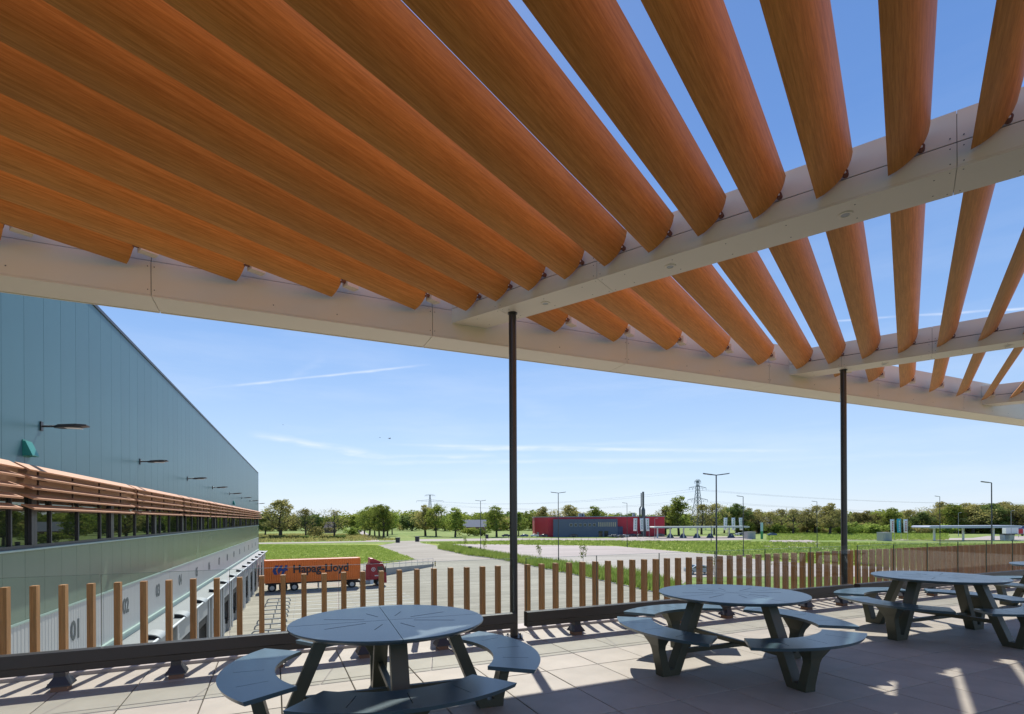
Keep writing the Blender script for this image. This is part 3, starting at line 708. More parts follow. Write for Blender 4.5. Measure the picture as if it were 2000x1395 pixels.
# docks
def dock(a, num):
    d0 = 5.8
    mb = WB(); 
    for sx in (-1, 1): mb.box(a+sx*1.72-.05, a+sx*1.72+.05, d0, 6.9, GZ, -3.54)
    fr_ = mb.build('dock_shelter', M['lgrey'], wh)
    mb = WB(); mb.box(a-1.67, a+1.67, d0-.02, d0+.05, -4.45, -3.54); mb.build('head_panel', M['lgrey'], fr_, bevel=.01)
    mb = WB()
    for sx in (-1,1): mb.box(a+sx*1.40-.27, a+sx*1.40+.26, d0+.0, d0+.04, GZ+.9, -4.452)
    mb.box(a-1.12, a+1.12, d0+.01, d0+.035, -4.9, -4.455); mb.build('curtain', M['black'], fr_)
    mb = WB(); mb.box(a-1.3, a+1.3, 6.6, 6.68, GZ+1.1, -4.3); mb.build('door', M['frame'], fr_)
    mb = WB(); mb.box(a-1.6, a+1.6, 6.0, 6.6, GZ, GZ+1.1); 
    mb.build('dock_sill', M['conc'], fr_)
    mb = WB()
    for sx in (-1.1,1.1): mb.box(a+sx-.12, a+sx+.12, 5.84, 6.0, GZ+.7, GZ+1.15)
    mb.build('bumper', M['black'], fr_)
    mb = WB()
    for sx in (-1,1): mb.box(a+sx*1.95-.03, a+sx*1.95+.03, 5.70, 5.76, GZ, -3.5)
    mb.build('downpipe', M['white'], fr_)
    # curved hood above the dock
    mb = WB(); n = 8; outer = []; inner = []
    for i in range(n+1):
        t_ = math.pi*.5*i/n; outer.append((6.15-.55*math.sin(t_), -3.42+.24*math.cos(t_)+.0)); inner.append((6.15-.51*math.sin(t_), -3.42+.20*math.cos(t_)))
    sec = outer+inner[::-1]; mb.loft([[(x, y, z) for y, z in sec] for x in (a-.6, a+.6)]); mb.build('hood', M['lgrey'], fr_, smooth=True)
    mb = WB()
    for x in (a-.585, a+.565): mb.prism([(0,0)],0,0) if False else mb.loft([[(xx, y, z) for y, z in outer+[(6.15,-3.42)]] for xx in (x, x+.02)])
    mb.build('hood_cheek', M['black'], fr_)
    if num:
        me = text_me(num, .86, M['numb'], ext=.003, off=.026, sx=.95); o = link('dock_number', me, wh)
        place(o, (a-A0, -.036, -2.05-GZ), (1,0,0)); o['label'] = 'dark dock number %s on the ribbed wall' % num
for k in range(-2, 15):
    a = 21.3+5.2*k
    if a > A1-1.5 or a < A0+2: continue
    dock(a, '%02d' % (k+1) if k >= 0 else None)
# wall lamps
def wall_lamp():
    t = thing('wall_lamp', 'x', 'wall lamp', (0,0,0), ANG_A, 'wall lamps on the warehouse')
    mb = MB(); mb.box(-.07,.07,-.03,0,-.13,.13); mb.build('mount', M['lampm'], t)
    mb = MB(); mb.tube((0,-.03,0),(0,-.36,.02),.03,n=8); mb.build('arm', M['lampm'], t)
    mb = MB(); mb.loft([[(-w,-y,.02+z),(w,-y,.02+z),(w,-y,.08+z+q),(-w,-y,.08+z+q)] for y, w, z, q in ((.30,.05,-.05,-.01),(.44,.17,-.05,.03),(.85,.18,-.01,.03),(1.10,.15,.035,-.02))]); h = mb.build('head', M['lampm'], t, bevel=.01)
    mb = MB(); mb.box(-.11,.11,-.95,-.5,-.018,-.008); mb.build('lens', M['white'], h)
    return t
wl = wall_lamp()
las = [18.9, 28.6, 39.1, 49.0, 59.5, 70.1, 80.5, 92.9]
ord_ = ['nearest', 'second', 'third', 'fourth', 'fifth', 'sixth', 'seventh', 'farthest']
for k, a in enumerate(las):
    o = wl if k == 0 else copy_tree(wl)
    o.location = (*fr(ANG_A, a, DW-.035), 4.22); o['label'] = '%s flat dark wall lamp on the blue green warehouse wall' % ord_[k]
def hood(a, z, lab):
    t = thing('vent_hood', lab, 'vent hood', (*fr(ANG_A, a, DW-.035), z), ANG_A, 'teal hoods on the warehouse')
    mb = MB(); mb.loft([[(x,-.001,.40),(x,-.05,.40),(x,-.20,.03),(x,-.20,0),(x,-.001,0)] for x in (-.20,.20)]); mb.build('cover', M['teal'], t, bevel=.008)
    mb = MB(); mb.box(-.23,.23,-.012,0,-.02,.43); mb.build('back_plate', M['teal'], t)
hood(18.05, 3.27, 'teal wedge shaped hood under the nearest wall lamp')
hood(62.6, 3.2, 'small teal hood far along the warehouse wall above the sunshade')
# wheel guides in the yard
def guide():
    t = thing('wheel_guide', 'bent steel tube wheel guide bolted to the yard before the docks', 'wheel guide', (0,0,0), ANG_A, 'steel tube wheel guides before the docks')
    mb = MB(); pts = [(0,1.2,0),(0,1.15,.22),(0,.95,.34),(0,-.95,.34),(0,-1.15,.22),(0,-1.2,0)]
    for p, q in zip(pts, pts[1:]): mb.tube(p, q, .06, n=8)
    mb.build('tube', M['lgrey'], t, smooth=True)
    mb = MB(); mb.tube((0,0,0),(0,0,.34),.05,n=8); mb.build('support', M['lgrey'], t)
    return t
gd = guide(); first = True; gi = 0
GO = ('nearest','second','third','fourth','fifth','sixth','seventh','eighth','ninth','tenth','eleventh','farthest')
for k in range(3, 9):
    for da in (-1.35, 1.35):
        o = gd if first else copy_tree(gd); first = False
        o.location = (*fr(ANG_A, 21.3+5.2*k+da, 2.7), GZ+.02); o['label'] = '%s steel tube wheel guide in the row before the docks' % GO[gi]; gi += 1

# ================================================================ LORRY
LO = G(516, 1158); LANG = math.atan2(math.cos(R(66)), math.sin(R(66)))
M['orange'] = mat('orange_container_paint', (.85,.20,.03), .5, var=.06, vscale=1.5, bump=.05)
M['red'] = mat('red_cab_paint', (.33,.012,.02), .45)
M['blue'] = mat('blue_emblem_paint', (.015,.05,.22), .5)
M['ltr'] = mat('dark_lettering', (.03,.022,.03), .5)
M['rim'] = mat('silver_rim', (.5,.5,.5), .4, metal=.5)
tr_ = thing('articulated_lorry', 'dark red lorry with skeletal trailer backed up to the loading docks', 'lorry', (*LO, GZ), LANG)
CL = 11.7; CW = 2.44
box_ = thing('shipping_container', 'long orange shipping container with blue emblem riding on the lorry', 'container', (*LO, GZ+1.14), LANG)
ch = 2.84
def corr(y, sgn):
    pts = [(.12, y)]; x = .12; p = .265; n = int((CL-.24)/p); p = (CL-.24)/n
    for i in range(n): pts += [(x+p*.18,y),(x+p*.36,y+.045*sgn),(x+p*.68,y+.045*sgn),(x+p*.86,y)]; x += p
    pts.append((CL-.12, y)); return pts
for y, sg, nm in ((0.03,1,'side_wall'),(CW-.03,-1,'side_wall')):
    mb = MB(); pts = corr(y, sg); poly = pts+[(pts[-1][0], y+sg*.06),(pts[0][0], y+sg*.06)]; mb.prism(poly, .16, ch-.12); mb.build(nm, M['orange'], box_)
mb = MB()
for x in (0, CL-.14):
    for y in (0, CW-.12): mb.box(x, x+.14, y, y+.12, 0, ch)
for y in (0, CW-.1): mb.box(.141, CL-.141, y, y+.1, 0, .159); mb.box(.141, CL-.141, y, y+.1, ch-.119, ch-.001)
for x in (.01, CL-.11): mb.box(x, x+.1, .121, CW-.121, 0, .14); mb.box(x, x+.1, .121, CW-.121, ch-.12, ch-.002)
mb.build('frame', M['orange'], box_)
mb = MB(); mb.box(.11, CL-.11, .11, CW-.11, ch-.06, ch-.03); mb.build('roof', mat('pale_orange_roof', (.66,.38,.24), .5), box_)
mb = MB(); mb.box(.11, CL-.11, .11, CW-.11, .06, .12); mb.build('floor', M['frame'], box_)
for j in range(2):
    mb = MB(); mb.box(.02,.06,.125+j*1.1,.125+j*1.1+1.09,.145,ch-.125); dd = mb.build('door', mat('grey_door', (.25,.26,.27), .5) if j == 0 else dd.data.materials[0], box_)
    mb = MB()
    for q in (.3,.8): mb.tube((.0,.125+j*1.1+q,.1),(.0,.125+j*1.1+q,ch-.1),.02,n=6)
    mb.build('lock_rod', M['lgrey'], dd)
mb = MB(); mb.box(CL-.06, CL-.02, .125, CW-.125, .145, ch-.125); mb.build('front_wall', M['orange'], box_)
me = text_me('Hapag-Lloyd', 1.42, M['ltr'], ext=.003, off=.04, sx=.96); o = link('lettering', me, box_); place(o, (6.75, .022, 1.62), (1,0,0)); o['label'] = 'dark company lettering along the container side'
# emblem: two leaning blocks with a notch
mb = MB(); z0, z1 = 1.05, 2.2
def eb(pts): mb.loft([[(x, yy, z) for x, z in pts] for yy in (.026, .017)])
eb([(.95,1.55),(1.30,2.2),(1.72,2.2),(1.32,1.6),(1.55,1.05),(1.15,1.05)])
eb([(1.52,1.62),(1.86,2.2),(2.16,2.2),(2.0,1.78),(2.28,1.78),(2.42,2.2),(2.72,2.2),(2.58,1.72),(2.78,1.72),(2.7,1.5),(2.46,1.5),(2.25,1.05),(1.95,1.05),(2.1,1.5),(1.88,1.5),(1.72,1.05),(1.68,1.05)])
e_ = mb.build('emblem', M['blue'], box_); e_['label'] = 'blue angular emblem on the container side'
# chassis
mb = MB()
for y in (.75, 1.6): mb.box(.1, CL-.2, y, y+.12, .85, 1.13)
for x in (.2, 2.2, 4.2, 6.5, 9, 11.2): mb.box(x, x+.14, .05, CW-.05, 1.0, 1.12)
mb.build('trailer_frame', M['frame'], tr_)
mb = MB(); mb.box(6.4,6.5,.3,.42,.1,.99); mb.box(6.4,6.5,2.0,2.12,.1,.99); mb.box(6.3,6.6,.28,.44,.06,.1); mb.build('landing_leg', M['lgrey'], tr_)
for x in (.75,1.7,2.65):
    mb = MB(); 
    for i in range(8):
        a0 = math.pi*i/8; a1 = math.pi*(i+1)/8
        mb.quad((x+.62*math.cos(a0),.0,.52+.60*math.sin(a0)),(x+.62*math.cos(a1),.0,.52+.60*math.sin(a1)),(x+.62*math.cos(a1),.5,.52+.60*math.sin(a1)),(x+.62*math.cos(a0),.5,.52+.60*math.sin(a0)))
    if x > 2: mb.build('mudguard', M['black'], tr_)
def wheel(parent, x, y, r=.51, w=.34, out=-1):
    mb = MB(); n = 20
    rings = [[(x+rr*math.cos(6.283*i/n), y+yy, r+rr*math.sin(6.283*i/n)) for i in range(n)] for rr, yy in ((r*.55,0),(r*.93,0),(r,.04),(r,w-.04),(r*.93,w),(r*.55,w))]
    mb.loft(rings); ty = mb.build('wheel', M['black'], parent, smooth=True)
    yy = y-.006 if out < 0 else y+w+.006
    mb = MB(); s_ = 1 if out < 0 else -1
    rings = [[(x+rr*math.cos(6.283*i/n), yy+s_*q, r+rr*math.sin(6.283*i/n)) for i in range(n)] for rr, q in ((r*.56,.0),(r*.52,.0),(r*.45,.05),(r*.22,.03),(r*.16,-.02))]
    mb.loft(rings); mb.build('rim', M['rim'], ty, smooth=True)
    return ty
for x in (.9,2.2,3.5):
    for y, o_ in ((.03,-1),(CW-.37,1)): wheel(tr_, x, y, out=o_)
# tractor
TX = CL-1.0
mb = MB()
for y in (.75,1.58): mb.box(TX-1.3, TX+4.2, y, y+.1, .62, .84)
mb.box(TX-.6,TX+.5,.7,1.75,.86,1.12); mb.build('tractor_frame', M['frame'], tr_)
for y, o_ in ((.03,-1),(CW-.55,1)): wheel(tr_, TX-.1, y, w=.52, out=o_)
for y, o_ in ((.05,-1),(CW-.39,1)): wheel(tr_, TX+3.55, y, out=o_)
mb = MB(); mb.tube((TX+.95,.42,.62),(TX+2.25,.42,.62),.33,n=16); mb.build('fuel_tank', M['lgrey'], tr_, smooth=True)
mb = MB(); mb.box(TX+2.3,TX+2.72,.12,.7,.35,.95); mb.build('side_box', M['white'], tr_)
cx = TX+2.25   # cab from cx to cx+2.15
prof = [(cx,.95),(cx,3.15),(cx+1.75,3.15),(cx+1.95,2.55),(cx+2.2,1.75),(cx+2.25,.45),(cx+1.95,.42),(cx+1.80,.98),(cx+1.3,1.15),(cx+.85,.98),(cx+.8,.95)]
mb = MB(); mb.loft([[(x, y, z) for x, z in prof] for y in (.04, CW-.04)]); cab = mb.build('cab', M['red'], tr_, bevel=.05)
mb = MB(); mb.loft([[(cx+.05,y,3.16),(cx+.05,y,3.85-q),(cx+.4,y,3.84-q),(cx+1.75,y,3.22),(cx+1.78,y,3.16)] for y, q in ((.25,.05),(.4,0),(CW-.4,0),(CW-.25,.05))]); mb.build('roof_deflector', M['red'], cab, bevel=.03)
mb = MB(); mb.loft([[(cx-.55,y,1.0),(cx-.55,y,3.1),(cx-.003,y,3.12),(cx-.003,y,1.0)] for y in (.06,.10)]); mb.build('side_fairing', M['red'], cab)
mb = MB(); mb.loft([[(x,y,z) for x,z in ((cx+.98,1.9),(cx+.98,2.72),(cx+1.72,2.72),(cx+1.98,1.95),(cx+1.6,1.85))] for y in (.028,.038)]); mb.build('side_window', M['glassdark'], cab)
mb = MB(); mb.loft([[(cx+1.80,y,3.03),(cx+1.99,y,2.52),(cx+2.20,y,1.86),(cx+2.17,y,1.86),(cx+1.95,y,2.52),(cx+1.76,y,3.03)] for y in (.2,CW-.2)]); mb.build('windscreen', M['glassdark'], cab)
mb = MB(); mb.box(cx+2.0,cx+2.1,-.16,.04,1.9,2.7); mb.bar((cx+1.95,.05,2.75),(cx+2.05,-.1,2.7),.03,.03); mb.build('mirror', M['black'], cab)
mb = MB(); mb.box(cx+2.12,cx+2.262,.15,.55,.62,.82); mb.build('headlight', M['white'], cab)
mb = MB(); mb.box(cx+2.12,cx+2.262,CW-.55,CW-.15,.62,.82); mb.build('headlight', M['white'], cab)
# round emblem and line of small lettering on the cab side
mb = MB(); n = 18; yy = .030
for i in range(n):
    a0 = 6.283*i/n; a1 = 6.283*(i+1)/n
    mb.quad(*[(cx+.45+r*math.cos(a_), yy, 2.35+r*math.sin(a_)) for r, a_ in ((.21,a0),(.21,a1),(.27,a1),(.27,a0))])
mb.build('round_emblem', M['white'], cab)
me = text_me('b', .42, M['white'], ext=.002, off=.01); o = link('emblem_letter', me, cab); place(o, (cx+.45,.034,2.37), (1,0,0))
me = text_me('TRANSPORT', .22, M['white'], ext=.002, off=.004); 
mb = MB()
for i in range(5): mb.box(cx+.62+i*.22, cx+.78+i*.22, .028, .034, 1.42, 1.56)
mb.build('side_marking', M['white'], cab)

# ramp wall with railing
rw = thing('ramp_wall', 'low concrete ramp wall with tubular railing behind the red cab', 'wall', (*G(846,1106), GZ), 0)
P0 = Vector((*G(846,1106),0)); P1 = Vector((*G(752,1124),0)); dv_ = (P1-P0)
P2 = P1+dv_.normalized()*6
mb = MB(); nseg = 10
L = (P2-P0).length; e = dv_.normalized(); nrm = Vector((-e.y,e.x,0))
mb.loft([[ -nrm*.15, nrm*.15, nrm*.15+Vector((0,0,.45)), -nrm*.15+Vector((0,0,.45))], [e*L-nrm*.15, e*L+nrm*.15, e*L+nrm*.15+Vector((0,0,1.45)), e*L-nrm*.15+Vector((0,0,1.45))]])
mb.build('wall', M['conc'], rw)
mb = MB(); k = 0
npost = 11
for i in range(npost+1):
    q = e*L*i/npost; zt = .45+1.0*i/npost; mb.tube(q+Vector((0,0,zt)), q+Vector((0,0,zt+1.05)), .03, n=6)
for h in (.55,1.05): mb.tube(Vector((0,0,.45+h)), e*L+Vector((0,0,1.45+h)), .03, n=6)
mb.build('handrail', M['lgrey'], rw)
mb = MB(); mb.tube((0,0,0),(0,0,1.0),.10,n=10); bo = mb.build('bollard', M['black'], loc=(*G(850,1106),GZ+.02)); tag(bo, 'black bollard with yellow bands at the end of the ramp wall', 'bollard')
mb = MB()
for z in (.25,.6): mb.tube((0,0,z),(0,0,z+.17),.104,n=10,cap=True)
mb.build('band', mat('yellow_band', (.65,.45,.03), .5), bo)

# ================================================================ TREES
def make_tree(seed, h, spread, trunk_h, nleaf, leafsize, lm, levels=3, top=1.0, tr=.3, dens=.9):
    rnd = random.Random(seed); tb_ = MB(); tips = []
    def branch(p, d, L, r, lv):
        bend = Vector((rnd.uniform(-.15,.15), rnd.uniform(-.15,.15), rnd.uniform(0,.2)))
        mid_ = p+d*L*.5; d2 = (d+bend).normalized(); q = mid_+d2*L*.5
        tb_.tube(p, mid_, r, r*.8, n=5, cap=False); tb_.tube(mid_, q, r*.8, r*.6, n=5, cap=False)
        if lv >= levels: tips.append((q, L)); return
        if lv >= 2: tips.append((mid_, L*.8))
        n = rnd.choice((3,4)); a0 = rnd.uniform(0,6.28)
        for i in range(n):
            if rnd.random() < .10: continue
            az = a0+6.283*i/n+rnd.uniform(-.5,.5); el = rnd.uniform(-.15,1.0)
            nd = Vector((math.cos(az)*math.cos(el), math.sin(az)*math.cos(el), math.sin(el))).normalized()
            nd = (nd*.75+d2*.6).normalized()
            branch(q if rnd.random() < .6 else p.lerp(q, rnd.uniform(.6,1)), nd, L*rnd.uniform(.55,.82), r*.55, lv+1)
    p = Vector((0,0,0)); r = tr; Hc = trunk_h*2.6
    q = Vector((rnd.uniform(-.15,.15),rnd.uniform(-.15,.15),trunk_h*.75)); tb_.tube(p, q, r*1.25, r, n=8, cap=False); p = q
    nodes = 5
    for k in range(nodes):
        f = k/(nodes-1)
        prof = (.62+.5*math.sin(math.pi*min(1,f*1.15+.12)))*rnd.uniform(.8,1.15)
        n = 4 if k < nodes-1 else 3; a0 = rnd.uniform(0,6.28)
        for i in range(n):
            az = a0+6.283*i/n+rnd.uniform(-.45,.45); el = .12+.95*f+rnd.uniform(-.15,.2)
            d = Vector((math.cos(az)*math.cos(el)*spread, math.sin(az)*math.cos(el)*spread, math.sin(el))).normalized()
            branch(p, d, trunk_h*.78*prof*rnd.uniform(.75,1.2), r*.5, 1)
        q = p+Vector((rnd.uniform(-.25,.25),rnd.uniform(-.25,.25),Hc/nodes*.72)); tb_.tube(p, q, r, r*.75, n=7, cap=False); p = q; r *= .75
    zmax = max(t[0].z for t in tips); rmax = max(math.hypot(t[0].x, t[0].y) for t in tips)
    vs, fs = [], []
    # clumps of different sizes around tips
    for i in range(nleaf):
        c, L = tips[rnd.randrange(len(tips))]
        s = L*.42
        gx = lambda q: max(-1.5*q, min(1.5*q, rnd.gauss(0,q)))
        x, y, z = c.x+gx(s), c.y+gx(s), c.z+gx(s*.75)
        if z < trunk_h*.55: continue
        ls = leafsize*rnd.uniform(.5,1.3)
        u = Vector((rnd.gauss(0,1),rnd.gauss(0,1),rnd.gauss(0,.6))).normalized(); w = u.orthogonal().normalized()
        w = (Matrix.Rotation(rnd.uniform(0,6.28),3,u) @ w)
        b = len(vs); p = Vector((x,y,z)); vs += [p-u*ls, p+w*ls*.55, p+u*ls, p-w*ls*.5]; fs.append((b,b+1,b+2,b+3))
    sc = h/(zmax+leafsize)
    lme = bpy.data.meshes.new('crown'); lme.from_pydata([tuple(v*sc) for v in vs], [], fs); lme.materials.append(lm)
    tme = tb_.mesh('trunk', M['bark']); tme.transform(Matrix.Scale(sc,4))
    return tme, lme
TT = {
 'spread': make_tree(1, 19, 1.35, 3.6, 4600, .26, M['leaf2'], tr=.42),
 'round': make_tree(2, 16, 1.0, 3.4, 5200, .28, M['leaf'], tr=.36),
 'sparse': make_tree(3, 14, .85, 3.0, 1100, .20, M['leaf2'], tr=.26),
 'oak': make_tree(4, 16, 1.25, 3.2, 4600, .28, M['leaf2'], tr=.4),
 'green': make_tree(5, 14, 1.0, 3.0, 5200, .28, M['leafb'], tr=.3),
 'dark': make_tree(6, 15, .9, 3.2, 5400, .28, M['leafd'], tr=.3),
 'tall': make_tree(8, 18, .75, 4.2, 4600, .28, M['leaf'], tr=.34),
 'bare': make_tree(9, 14, 1.1, 3.2, 2300, .20, M['leaf2'], tr=.3),
}
def bush_me(seed, h, w, n, lm, ls=.3):
    rnd = random.Random(seed); vs, fs = [], []
    lob = [(rnd.uniform(-w*.5,w*.5), rnd.uniform(-w*.4,w*.4), h*rnd.uniform(.25,.7), h*rnd.uniform(.22,.34)) for _ in range(9)]
    for i in range(n):
        lx, ly, lz, lr = lob[rnd.randrange(9)]
        v = Vector((rnd.gauss(0,1),rnd.gauss(0,1),rnd.gauss(0,1))).normalized()*lr*rnd.uniform(.5,1.15)
        p = Vector((lx,ly,lz))+v
        if p.z < 0.05: p.z = rnd.uniform(.05,.5)
        u = Vector((rnd.gauss(0,1),rnd.gauss(0,1),rnd.gauss(0,.7))).normalized(); q = u.orthogonal().normalized(); s = ls*rnd.uniform(.5,1.3)
        b = len(vs); vs += [p-u*s, p+q*s*.6, p+u*s, p-q*s*.6]; fs.append((b,b+1,b+2,b+3))
    me = bpy.data.meshes.new('crown'); me.from_pydata([tuple(v) for v in vs], [], fs); me.materials.append(lm)
    st = MB()
    for i in range(6): st.tube((0,0,0), (lob[i][0]*.7, lob[i][1]*.7, lob[i][2]), .08, .03, n=5)
    return st.mesh('stem', M['bark']), me
BB = [bush_me(11, 4, 5, 900, M['leafb']), bush_me(12, 4, 6, 900, M['leaf2']), bush_me(13, 4.5, 5, 1000, M['leaf']), bush_me(14, 4, 5, 900, M['leafd'])]
def put(kind, x, y, h, label, group=None, cat='tree', wx=1.0, name=None, rz=None, base=None):
    if isinstance(kind, int): tme, lme = BB[kind]; bh = 4.0; nm = 'bush'; p1 = 'stem'
    else: tme, lme = TT[kind]; bh = {'spread':19,'round':16,'sparse':14,'oak':16,'green':14,'dark':15,'tall':18,'bare':14}[kind]; nm = 'broadleaf_tree'; p1 = 'trunk'
    t = thing(name or nm, label, cat, (x, y, GZ), random.uniform(0,6.28) if rz is None else rz, group)
    s = h/bh; t.scale = (s*wx*random.uniform(.9,1.1), s*wx*random.uniform(.9,1.1), s)
    link(p1, tme, t); link('crown', lme, t); return t
OR = ('leftmost','second','third','fourth','fifth','sixth','seventh','eighth','ninth','tenth','eleventh','twelfth','thirteenth','fourteenth','fifteenth','sixteenth','seventeenth','eighteenth','nineteenth','twentieth','twenty first','twenty second')
def ptree(kind, px, pyb, pyt, label, wx=1.0, group=None, cat='tree'):
    x, y = G(px, pyb); hz = 1015-.005*(px-1000); h = (pyb-pyt)/F*y
    return put(kind, x, y, h, label, group, cat, wx)
ptree('spread', 548, 1051, 976, 'broad spreading tree just right of the warehouse corner', 1.05)
ptree('bare', 597, 1051, 994, 'smaller brownish tree beside the broad spreading tree', .95)
ptree('sparse', 653, 1051, 993, 'thinly leafed tree standing alone in the meadow', 1.0)
ptree(1, 620, 1048, 1024, 'loose grey green bush between the brownish and the thinly leafed tree', 1.0, cat='bush')
ptree(0, 687, 1047, 1027, 'round green bush beside the start of the lane', 1.2, cat='bush')
ptree('dark', 518, 1047, 1000, 'dark tree half hidden by the warehouse corner', 1.0)
for i, (px, b, t_, kk) in enumerate(((712,1044,993,'tall'),(722,1046,990,'round'),(732,1048,986,'tall'),(741,1050,988,'round'),(749,1052,986,'round'),(757,1047,992,'green'),(766,1044,996,'tall'))):
    ptree(kk, px, b, t_, '%s green tree in the dense avenue row along the pale lane' % OR[i], .9, 'avenue trees along the lane')
ptree('oak', 831, 1047, 986, 'yellowish tree left of the pair under the distant pylon', .85)
ptree('tall', 852, 1048, 984, 'tall olive tree directly under the distant pylon', 1.0)
ptree('round', 889, 1049, 992, 'green round tree left of the double headed lamp post', 1.05)
ptree('round', 970, 1049, 989, 'green round tree partly behind the tall black post', 1.15)
ptree(2, 915, 1047, 1030, 'low hedge like bush beneath the green round tree', 1.5, cat='bush')
ptree(0, 940, 1047, 1030, 'low hedge like bush left of the tall black post', 1.5, cat='bush')
ptree('green', 1013, 1047, 1000, 'green tree just left of the red building', .8)
ptree('oak', 1062, 1039, 989, 'olive tree rising behind the left end of the red roof', 1.0)
ptree('oak', 1110, 1039, 986, 'wide yellowish tree rising behind the red roof', 1.25)
ptree('round', 1160, 1039, 989, 'leafy green tree rising behind the middle of the red roof', 1.1)
ptree('round', 1326, 1046, 970, 'big round tree right of the chimney', 1.0)
ptree('oak', 1300, 1045, 988, 'olive tree at the right end of the red building', .9)
ptree('bare', 1370, 1044, 985, 'brownish tree at the foot of the large pylon', 1.1)
ptree('bare', 1395, 1044, 984, 'brownish tree right of the large pylon', 1.0)
for i, (px, t_, kk) in enumerate(((1416,985,'green'),(1440,986,'dark'),(1462,994,'oak'),(1485,988,'oak'),(1508,993,'bare'),(1530,990,'bare'),(1552,988,'bare'),(1574,992,'oak'),(1594,984,'bare'),(1616,982,'oak'),(1640,990,'bare'))):
    ptree(kk, px+random.uniform(-5,5), 1041+random.uniform(0,3), t_+random.uniform(-3,7), '%s tree in the brownish row behind the filling station' % OR[i], 1.05, 'brownish trees behind the filling station')
for i, (px, t_, kk) in enumerate(((1668,998,'bare'),(1692,994,'oak'),(1716,998,'bare'),(1748,989,'round'),(1772,994,'bare'),(1798,996,'dark'),(1820,1002,'bare'))):
    ptree(kk, px+random.uniform(-4,4), 1040+random.uniform(0,2), t_+random.uniform(-2,5), '%s tree in the low wood right of the second black post' % OR[i], 1.15, 'trees in the low wood right of the second post')
for i in range(22):
    px = 1838+i*13; ptree(('oak','bare','round','dark','oak')[i%5], px+random.uniform(-4,4), 1040+(i%3), 978+random.uniform(0,13), '%s tree from the left in the wood behind the right hand canopy' % OR[i], 1.25, 'trees in the wood behind the right hand canopy')
for i in range(26):
    px = 495+i*22+random.uniform(-5,5)
    x, y = hit(px, random.uniform(430,520)); put(random.choice((0,1,2,3)), x, y, random.uniform(10,16), 'tree in the far line closing the meadow', 'far line of trees beyond the meadow', wx=1.3, name='broadleaf_tree')
for i in range(96):
    px = 480+i*16+random.uniform(-8,8)
    x, y = hit(px, random.uniform(600,760)); put(random.choice((0,1,2,3)), x, y, random.uniform(12,19), 'tree in the farthest line on the horizon', 'farthest line of trees on the horizon', wx=1.5, name='broadleaf_tree')
for i in range(120):
    px = random.uniform(1440, 2080); py = random.uniform(1036, 1043)
    x, y = G(px, py); put(random.choice((0,0,2,1,0)), x, y, random.uniform(3.5,7.5), 'bright green shrub in the thicket behind the filling station', 'shrubs in the thicket behind the filling station', 'bush', wx=random.uniform(1.1,1.6))
for i in range(10):
    px = 510+i*20; x, y = G(px+random.uniform(-6,6), 1052.5); 
    if 690 < px < 750: continue
    put(random.choice((1,3)), x, y, random.uniform(1.2,2.4), '%s low shrub in the rough strip under the meadow trees' % OR[i], 'low shrubs under the meadow trees', 'bush', wx=1.8)
# young staked trees in the planted strip
def young(px, pyb, pyt, label):
    x, y = G(px, pyb); h = (pyb-pyt)/F*y; t = thing('young_tree', label, 'young tree', (x,y,GZ), 0, 'young trees in the planted strip')
    mb = MB(); mb.tube((0,0,0),(0,0,h),.05,.02,n=6)
    rnd = random.Random(px); tips = []
    for i in range(12):
        z = h*rnd.uniform(.4,.95); a_ = rnd.uniform(0,6.28); q = Vector((math.cos(a_)*.4, math.sin(a_)*.4, z+.5)); mb.tube((0,0,z), q, .02, .008, n=4); tips.append(q)
    mb.build('trunk', M['bark'], t)
    vs, fs = [], []
    for i in range(160):
        p = rnd.choice(tips)+Vector((rnd.gauss(0,.17),rnd.gauss(0,.17),rnd.gauss(0,.3))); u = Vector((rnd.gauss(0,1),rnd.gauss(0,1),rnd.gauss(0,1))).normalized(); w = u.orthogonal(); b = len(vs); vs += [p-u*.12,p+w*.07,p+u*.12,p-w*.07]; fs.append((b,b+1,b+2,b+3))
    me = bpy.data.meshes.new('crown'); me.from_pydata([tuple(v) for v in vs], [], fs); me.materials.append(M['leaf']); link('crown', me, t)
    mb = MB(); mb.tube((-.3,0,0),(-.3,0,1.1),.04,n=5); mb.tube((.3,0,0),(.3,0,1.1),.04,n=5); mb.build('stake', M['footpad'], t)
young(1053,1095,1066,'spindly young tree just right of the tall black post')
young(1139,1112,1067,'spindly young tree right of the first double headed lamp')
young(946,1080,1056,'spindly young tree next to the farther double headed lamp')
young(908,1072,1051,'spindly young tree left of the dark bin')
young(1500,1118,1090,'spindly young tree seen between pickets behind the second table')
young(1390,1118,1095,'spindly young tree beside the parked silver car')

# ================================================================ LAMP POSTS, PYLONS, WIRES
M['steel'] = mat('dark_grey_lamp_steel', (.06,.065,.07), .45, metal=.3)
def lamp(px, pyb, pyt, heads, label, m_=None, ang=0):
    x, y = G(px, pyb); h = (pyb-pyt)/F*y; t = thing('street_lamp', label, 'lamp post', (x,y,GZ), R(ang), 'lamp posts around the lorry park')
    mb = MB(); mb.tube((0,0,0),(0,0,1.4),.14,.14,n=10); mb.tube((0,0,1.4),(0,0,h),.10,.07,n=10); mb.build('pole', m_ or M['steel'], t, smooth=True)
    for sg in heads:
        mb = MB(); mb.loft([[(sg*x_,-w,h+z),(sg*x_,w,h+z),(sg*x_,w,h+z+.10),(sg*x_,-w,h+z+.10)] for x_, w, z in ((.03,.06,-.06),(.4,.08,-.02),(.55,.2,.0),(1.35,.2,.10),(1.5,.12,.14))]); mb.build('lamp_head', m_ or M['steel'], t)
lamp(1091,1103,963,(-1,1),'double headed lamp post right of the nearest black post')
lamp(1400,1165,928,(-1,1),'tallest double headed lamp post behind the second table')
